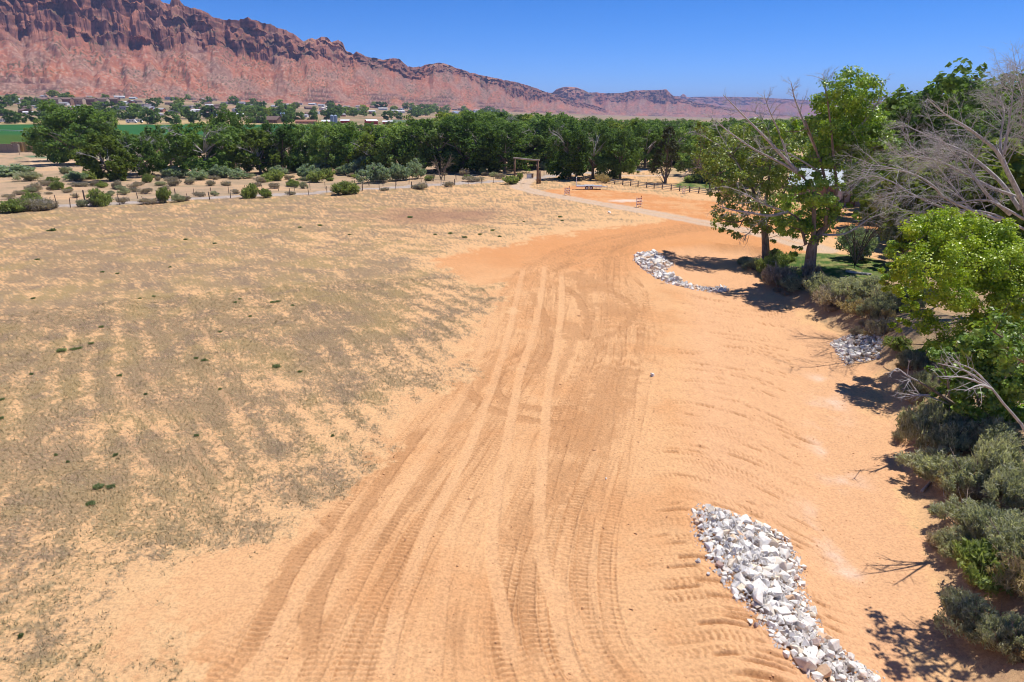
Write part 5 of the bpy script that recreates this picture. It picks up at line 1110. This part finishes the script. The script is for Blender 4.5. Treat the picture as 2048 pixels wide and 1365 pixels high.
def house_parts(W, D, H, R, gable, seed):
    w = MB().add([(-W,-D,-1.5),(W,-D,-1.5),(W,D,-1.5),(-W,D,-1.5),(-W,-D,H),(W,-D,H),(W,D,H),(-W,D,H)]+([(-W,0,H+R),(W,0,H+R)] if gable else []), [(0,1,5,4),(2,3,7,6)]+([(1,2,6,9,5),(3,0,4,8,7)] if gable else [(1,2,6,5),(3,0,4,7),(4,5,6,7)]))
    if gable: r = MB().add([(-W-.5,-D-.6,H-.25),(W+.5,-D-.6,H-.25),(W+.5,0,H+R+.12),(-W-.5,0,H+R+.12),(-W-.5,D+.6,H-.25),(W+.5,D+.6,H-.25)], [(0,1,2,3),(3,2,5,4)])
    else: r = MB().box((-W-.4, -D-.4, H+.01), (W+.4, D+.4, H+.45))
    win = MB(); rs = np.random.RandomState(seed); nw = max(2, int(W/2.2)); fl = 1 if H < 4.5 else int(H/2.9); wins = []
    for f in range(fl):
        for k in range(nw): x = -W+2*W*(k+.5)/nw; wins.append(((x-.6, -D-.06, .9+f*2.9), (x+.6, -D-.01, 2.1+f*2.9)))
    return w, r, wins
HOUSE = {}
def make_house(key, wall, roof, dims, gable=True, windows=True):
    W, D, H, R = dims; w, r, wins = house_parts(W, D, H, R, gable, len(HOUSE)); HOUSE[key] = (w.mesh('wall', WM[wall]), r.mesh('roof', RM[roof]), [MB().box(*q).mesh('window', M_PANE) for q in wins] if windows else [])
def place_house(key, g, rot, s, label, group=None, name='house', cat='house'):
    t = thing(name, label, cat, g, rot, group, s); w, r, wins = HOUSE[key]; obj('wall', w, t); obj('roof', r, t)
    for q in wins: obj('window', q, t)
    return t
KINDS = [('white', 'grey', (6, 4, 2.9, 1.6), True, 'small white house with a grey roof in the town under the cliffs'), ('white', 'white', (8, 4, 3, .9), True, 'long white mobile home with a pale roof in the town'), ('tan', 'brown', (7, 4.5, 3, 1.8), True, 'tan house with a brown roof in the town under the cliffs'),
         ('brown', 'brown', (7, 5, 3, 2), True, 'dark brown house in the town under the cliffs'), ('rust', 'grey', (6, 4.5, 3, 1.6), True, 'rust coloured house with a grey roof in the town'), ('grey', 'white', (9, 6, 4, 1.2), False, 'flat roofed pale building in the town under the cliffs'), ('white', 'blue', (7, 4.5, 3, 1.6), True, 'white house with a blue roof in the town'), ('tan', 'rust', (6.5, 4.5, 3, 1.6), True, 'tan house with a rust red roof in the town')]
for k, (w_, r_, d_, gb, lb) in enumerate(KINDS): make_house(k, w_, r_, d_, gb, k < 20)
def far_tree(seed, h, w, mat, n=26, per=26):
    rs = np.random.RandomState(seed); cs, rd = [], []
    for k in range(n): a = rs.rand()*6.28; e = rs.rand(); z = h*(.12+.78*e); q = w*.5*math.sin(math.pi*(.2+.7*e))**.6*rs.rand()**.5; cs.append((q*math.cos(a), q*math.sin(a), z)); rd.append(h*.17)
    V, Q, T = clumps(np.array(cs), rd, per, rs, 1.5, sub=6, density_r=h*.17, jit=.5); return MB().tube([(0, 0, -1), (0, 0, h*.4)], [.35, .2], 5).mesh('trunk', M_BARK), mesh_np('crown', V, Q, mat, False, tint=T)
FT = [far_tree(70+k, 9, 10, L_BELT[k]) for k in range(3)]+[far_tree(74, 8, 8, L_HERO)]
tw = np.random.RandomState(77); spots = []
def footv(px): return float(np.interp(px, PA, YF))
for k in range(300):
    px = tw.uniform(-120, 1000)**1.0; f = footv(px); lo, hi = f-2, 240
    py = lo+(hi-lo)*tw.rand()**1.25*(.86 if px < 700 else .6)
    if any(abs(px-a) < 9 and abs(py-b) < 2.4 for a, b in spots): continue
    spots.append((px, py)); g = ground_at(px, py, 560); i = int(tw.choice(len(KINDS), p=[.2, .2, .14, .12, .1, .12, .05, .07])); s = tw.uniform(.7, 1.15)*np.interp(g.y, [600, 1200, 2500], [.85, 1.0, 1.5])
    place_house(i, g, tw.choice([0, 0, 1.57, .4, -.5])+tw.normal()*.15, s, KINDS[i][4], 'town houses: '+KINDS[i][4].split(' in the')[0])
for k in range(215):
    px = tw.uniform(-120, 1010); f = footv(px); py = (f-1)+(243-f)*tw.rand()**.75
    if px > 700: py = f+(238-f)*tw.rand()
    g = ground_at(px, py, 540); v = int(tw.choice(4, p=[.35, .3, .2, .15])); s = tw.uniform(.6, 1.3)*np.interp(g.y, [550, 1000, 2500], [1.2, 1.25, 2.0])
    t = thing('town_tree', ['round dark green shade tree among the town houses', 'mid green shade tree among the town houses', 'olive green shade tree among the town houses', 'bright green shade tree among the town houses'][v], 'tree', g, tw.rand()*6, 'shade trees of the town', s); obj('trunk', FT[v][0], t); obj('crown', FT[v][1], t)
for (px, py, s) in [(20,248,1.2),(70,247,1.1),(95,247,1.0),(298,249,1.3),(308,248,1.1),(342,248,1.2),(352,249,.9),(385,247,1.2),(500,247,1.1),(525,247,1.2),(572,247,.9),(30,246,1.0),(580,244,1.2),(600,246,1.2),(625,243,1.3),(45,246,.9),(775,241,1.3),(800,240,1.1)]:
    g = ground_at(px, py, 420); t = thing('field_tree', 'round dark tree on the tan strip at the far side of the crop field', 'tree', g, tw.rand()*6, 'trees along the crop field', s); obj('trunk', FT[0][0], t); obj('crown', FT[0][1], t)
# apartment row, red roofed house, farm
make_house('apt', 'tan', 'brown', (10, 6, 8.6, 2.6)); make_house('apt2', 'brown', 'brown', (10, 6, 8.6, 2.6)); make_house('barn', 'red', 'white', (9, 6, 5, 2.2), True, False); make_house('ranch', 'brown', 'brown', (9, 6, 3, 3.2)); make_house('long', 'rust', 'rust', (14, 5, 3.4, 1.8)); make_house('redroof', 'tan', 'red', (7, 5, 3.2, 2.4)); make_house('aframe', 'white', 'white', (6, 5, 1.5, 6)); make_house('blueblock', 'grey', 'blue', (6, 5, 6, 1.5))
apts = []
for k, px in enumerate((66,90,114,138,162,186,210,232)):
    apts.append(place_house('apt' if k % 2 == 0 else 'apt2', ground_at(px, 211-.2*k, 600), .1, .95, 'three storey brown and tan apartment block in the row under the cliffs', 'apartment blocks in a row', 'apartment_block', 'building'))
number_along([t for t in apts], lambda t: -t.location.x, '%s three storey apartment block of the row counted from the red roofed house side')
for key, px, py, rot, s, lab in (('redroof',140,190,.2,1.3,'house with a bright red roof at the top of the town'),('aframe',40,208,.2,1.0,'white steep roofed house below the apartment row'),('ranch',512,246,.3,1.0,'dark brown ranch house with a steep roof beyond the crop field'),('ranch',545,246,-.3,1.05,'dark brown ranch house with a wide gable beside its twin'),('long',612,248,.05,.75,'long low rust roofed barn behind the tree belt'),('barn',655,250,.2,.65,'red barn with a pale roof beside the silos'),('barn',690,247,.1,.55,'smaller red barn behind the silos'),('barn',742,249,.5,.7,'red barn with a white curved roof beyond the tree belt'),('barn',775,250,.1,.6,'long pale roofed barn in the farmyard'),('blueblock',545,236,.1,1.1,'blue block house behind the ranch houses'),('blueblock',572,237,.1,.9,'small blue block house among the town trees'),('blueblock',795,214,.0,1.8,'large dark blue building at the foot of the cliffs')):
    place_house(key, ground_at(px, py, 450), rot, s, lab, None, 'barn' if key in ('barn', 'long') else 'house', 'barn' if key in ('barn', 'long') else 'house')
M_SILO = noise_mat('silo_steel', (.25, .32, .42), (.34, .42, .52), 2, .4, .05)
for px in (664, 671):
    g = ground_at(px, 251, 450); t = thing('silo', 'blue grey steel silo beside the red barn', 'silo', g, 0, 'pair of silos'); MB().tube([(0, 0, -.5), (0, 0, 9)], 1.9, 16).build('drum', M_SILO, t, None, None, False); MB().tube([(0, 0, 9.003), (0, 0, 10.2)], [2.0, .3], 16).build('cap', M_SILO, t)
def motorhome(px, py, rot, lab):
    g = ground_at(px, py, 450); t = thing('motorhome', lab, 'motorhome', g, rot); MB().box((-4.5, -1.25, .6), (3.2, 1.25, 3.4)).build('body', M_WHITE, t); MB().add([(3.203,-1.2,.6),(4.8,-1.2,.6),(4.8,1.2,.6),(3.203,1.2,.6),(3.203,-1.2,2.6),(4.2,-1.2,1.6),(4.2,1.2,1.6),(3.203,1.2,2.6)], [(0,1,5,4),(1,2,6,5),(2,3,7,6),(4,5,6,7),(0,3,2,1)]).build('cab', M_WHITE, t)
    for x in (-2.8, 3.6):
        for y in (-1.1, 1.1): MB().tube([(x, y-.15, .45), (x, y+.15, .45)], .45, 10).build('wheel', M_BLACK, t)
    for x in (-3, -.8, 1.4): MB().box((x-.6, -1.28, 1.7), (x+.6, -1.252, 2.5)).build('window', M_PANE, t)
motorhome(262, 247, .1, 'white motorhome parked on the tan strip behind the left cottonwood'); motorhome(275, 246, -.2, 'second white motorhome parked beside the trees of the tan strip'); motorhome(5, 246, .1, 'white motorhome among the trees beyond the crop field')
# ------------------------------------------------------------------ dry air
def haze():
    mb = MB().box((-21000, -21000, -12), (21000, 21000, 560)); m, n, l, p = newmat('dry_air'); n.remove(p)
    v = n.new('ShaderNodeVolumePrincipled'); v.inputs['Color'].default_value = (.50, .60, 1.0, 1); v.inputs['Density'].default_value = 7.5e-5; v.inputs['Anisotropy'].default_value = 0.0
    l.new(v.outputs[0], n['Material Output'].inputs['Volume']); o = mb.build('haze', m); o['kind'] = 'stuff'; o['label'] = 'thin blue dry air over the valley'
haze()

# ------------------------------------------------------------------ dry grass and soil clods
def near_attr(arr, x, y):
    r = np.hypot(x, y); t = np.degrees(np.arctan2(x, y)); i = np.clip(np.searchsorted(rr, r), 1, NR-1); j = np.clip(np.round((t+47)/94.0*929).astype(int), 0, 929); return arr[i*NT+j]
def dry_grass(n=75000):
    rs = np.random.RandomState(21); r = 14+ (62-14)*rs.rand(n*3)**1.35; t = np.radians(rs.uniform(-46.5, 16, n*3)); x, y = r*np.sin(t), r*np.cos(t); cv = near_attr(cov, x, y)
    k = rs.rand(len(x)) < cv*1.1; x, y = x[k][:n], y[k][:n]; z = near_attr(gz, x, y); h = rs.uniform(.03, .10, len(x)); a = rs.rand(len(x))*6.28; w = rs.uniform(.006, .016, len(x))*(1+np.hypot(x, y)/40); lean = rs.normal(size=(len(x), 2))*.7
    V = np.stack([np.stack([x-w*np.cos(a), y-w*np.sin(a), z-.01], 1), np.stack([x+w*np.cos(a), y+w*np.sin(a), z-.01], 1), np.stack([x+lean[:, 0]*h, y+lean[:, 1]*h, z+h], 1)], 1).reshape(-1, 3)
    o = obj('dry_grass', mesh_np('dry_grass', V, np.arange(len(V)).reshape(-1, 3), L_STRAW, False, tint=rs.rand(len(x)).repeat(3))); o['kind'] = 'stuff'; o['label'] = 'short dry grass stubble over the field'
dry_grass()
def clods(n=5200):
    rs = np.random.RandomState(22); r = 14+(60-14)*rs.rand(n*4)**1.2; t = np.radians(rs.uniform(-24, 34, n*4)); x, y = r*np.sin(t), r*np.cos(t); k = near_attr(bare, x, y) > rs.rand(len(x)); x, y = x[k][:n], y[k][:n]; z = near_attr(gz, x, y)
    tv = np.array([[1, 0, -.3], [-.5, .8, -.3], [-.5, -.8, -.3], [.1, .1, .6], [.3, .5, .35]]); tf = np.array([[0, 1, 4], [1, 3, 4], [1, 2, 3], [2, 0, 3], [0, 4, 3], [0, 2, 1]]); s = .013*rs.lognormal(0, .5, len(x))*(1+np.hypot(x, y)/60)
    V = tv[None]*s[:, None, None]*rs.uniform(.6, 1.4, (len(x), 5, 1))*np.where(rs.rand(len(x)) < .5, 1, -1)[:, None, None]*np.array([1, 1, 1])+np.stack([x, y, z+s*.1], 1)[:, None]
    o = obj('soil_clods', mesh_np('soil_clods', V.reshape(-1, 3), (tf[None]+5*np.arange(len(x))[:, None, None]).reshape(-1, 3), noise_mat('clod_soil', (.46, .24, .115), (.64, .36, .18), 5, .95, 0))); o['kind'] = 'stuff'; o['label'] = 'loose clods scattered over the graded soil'
clods()
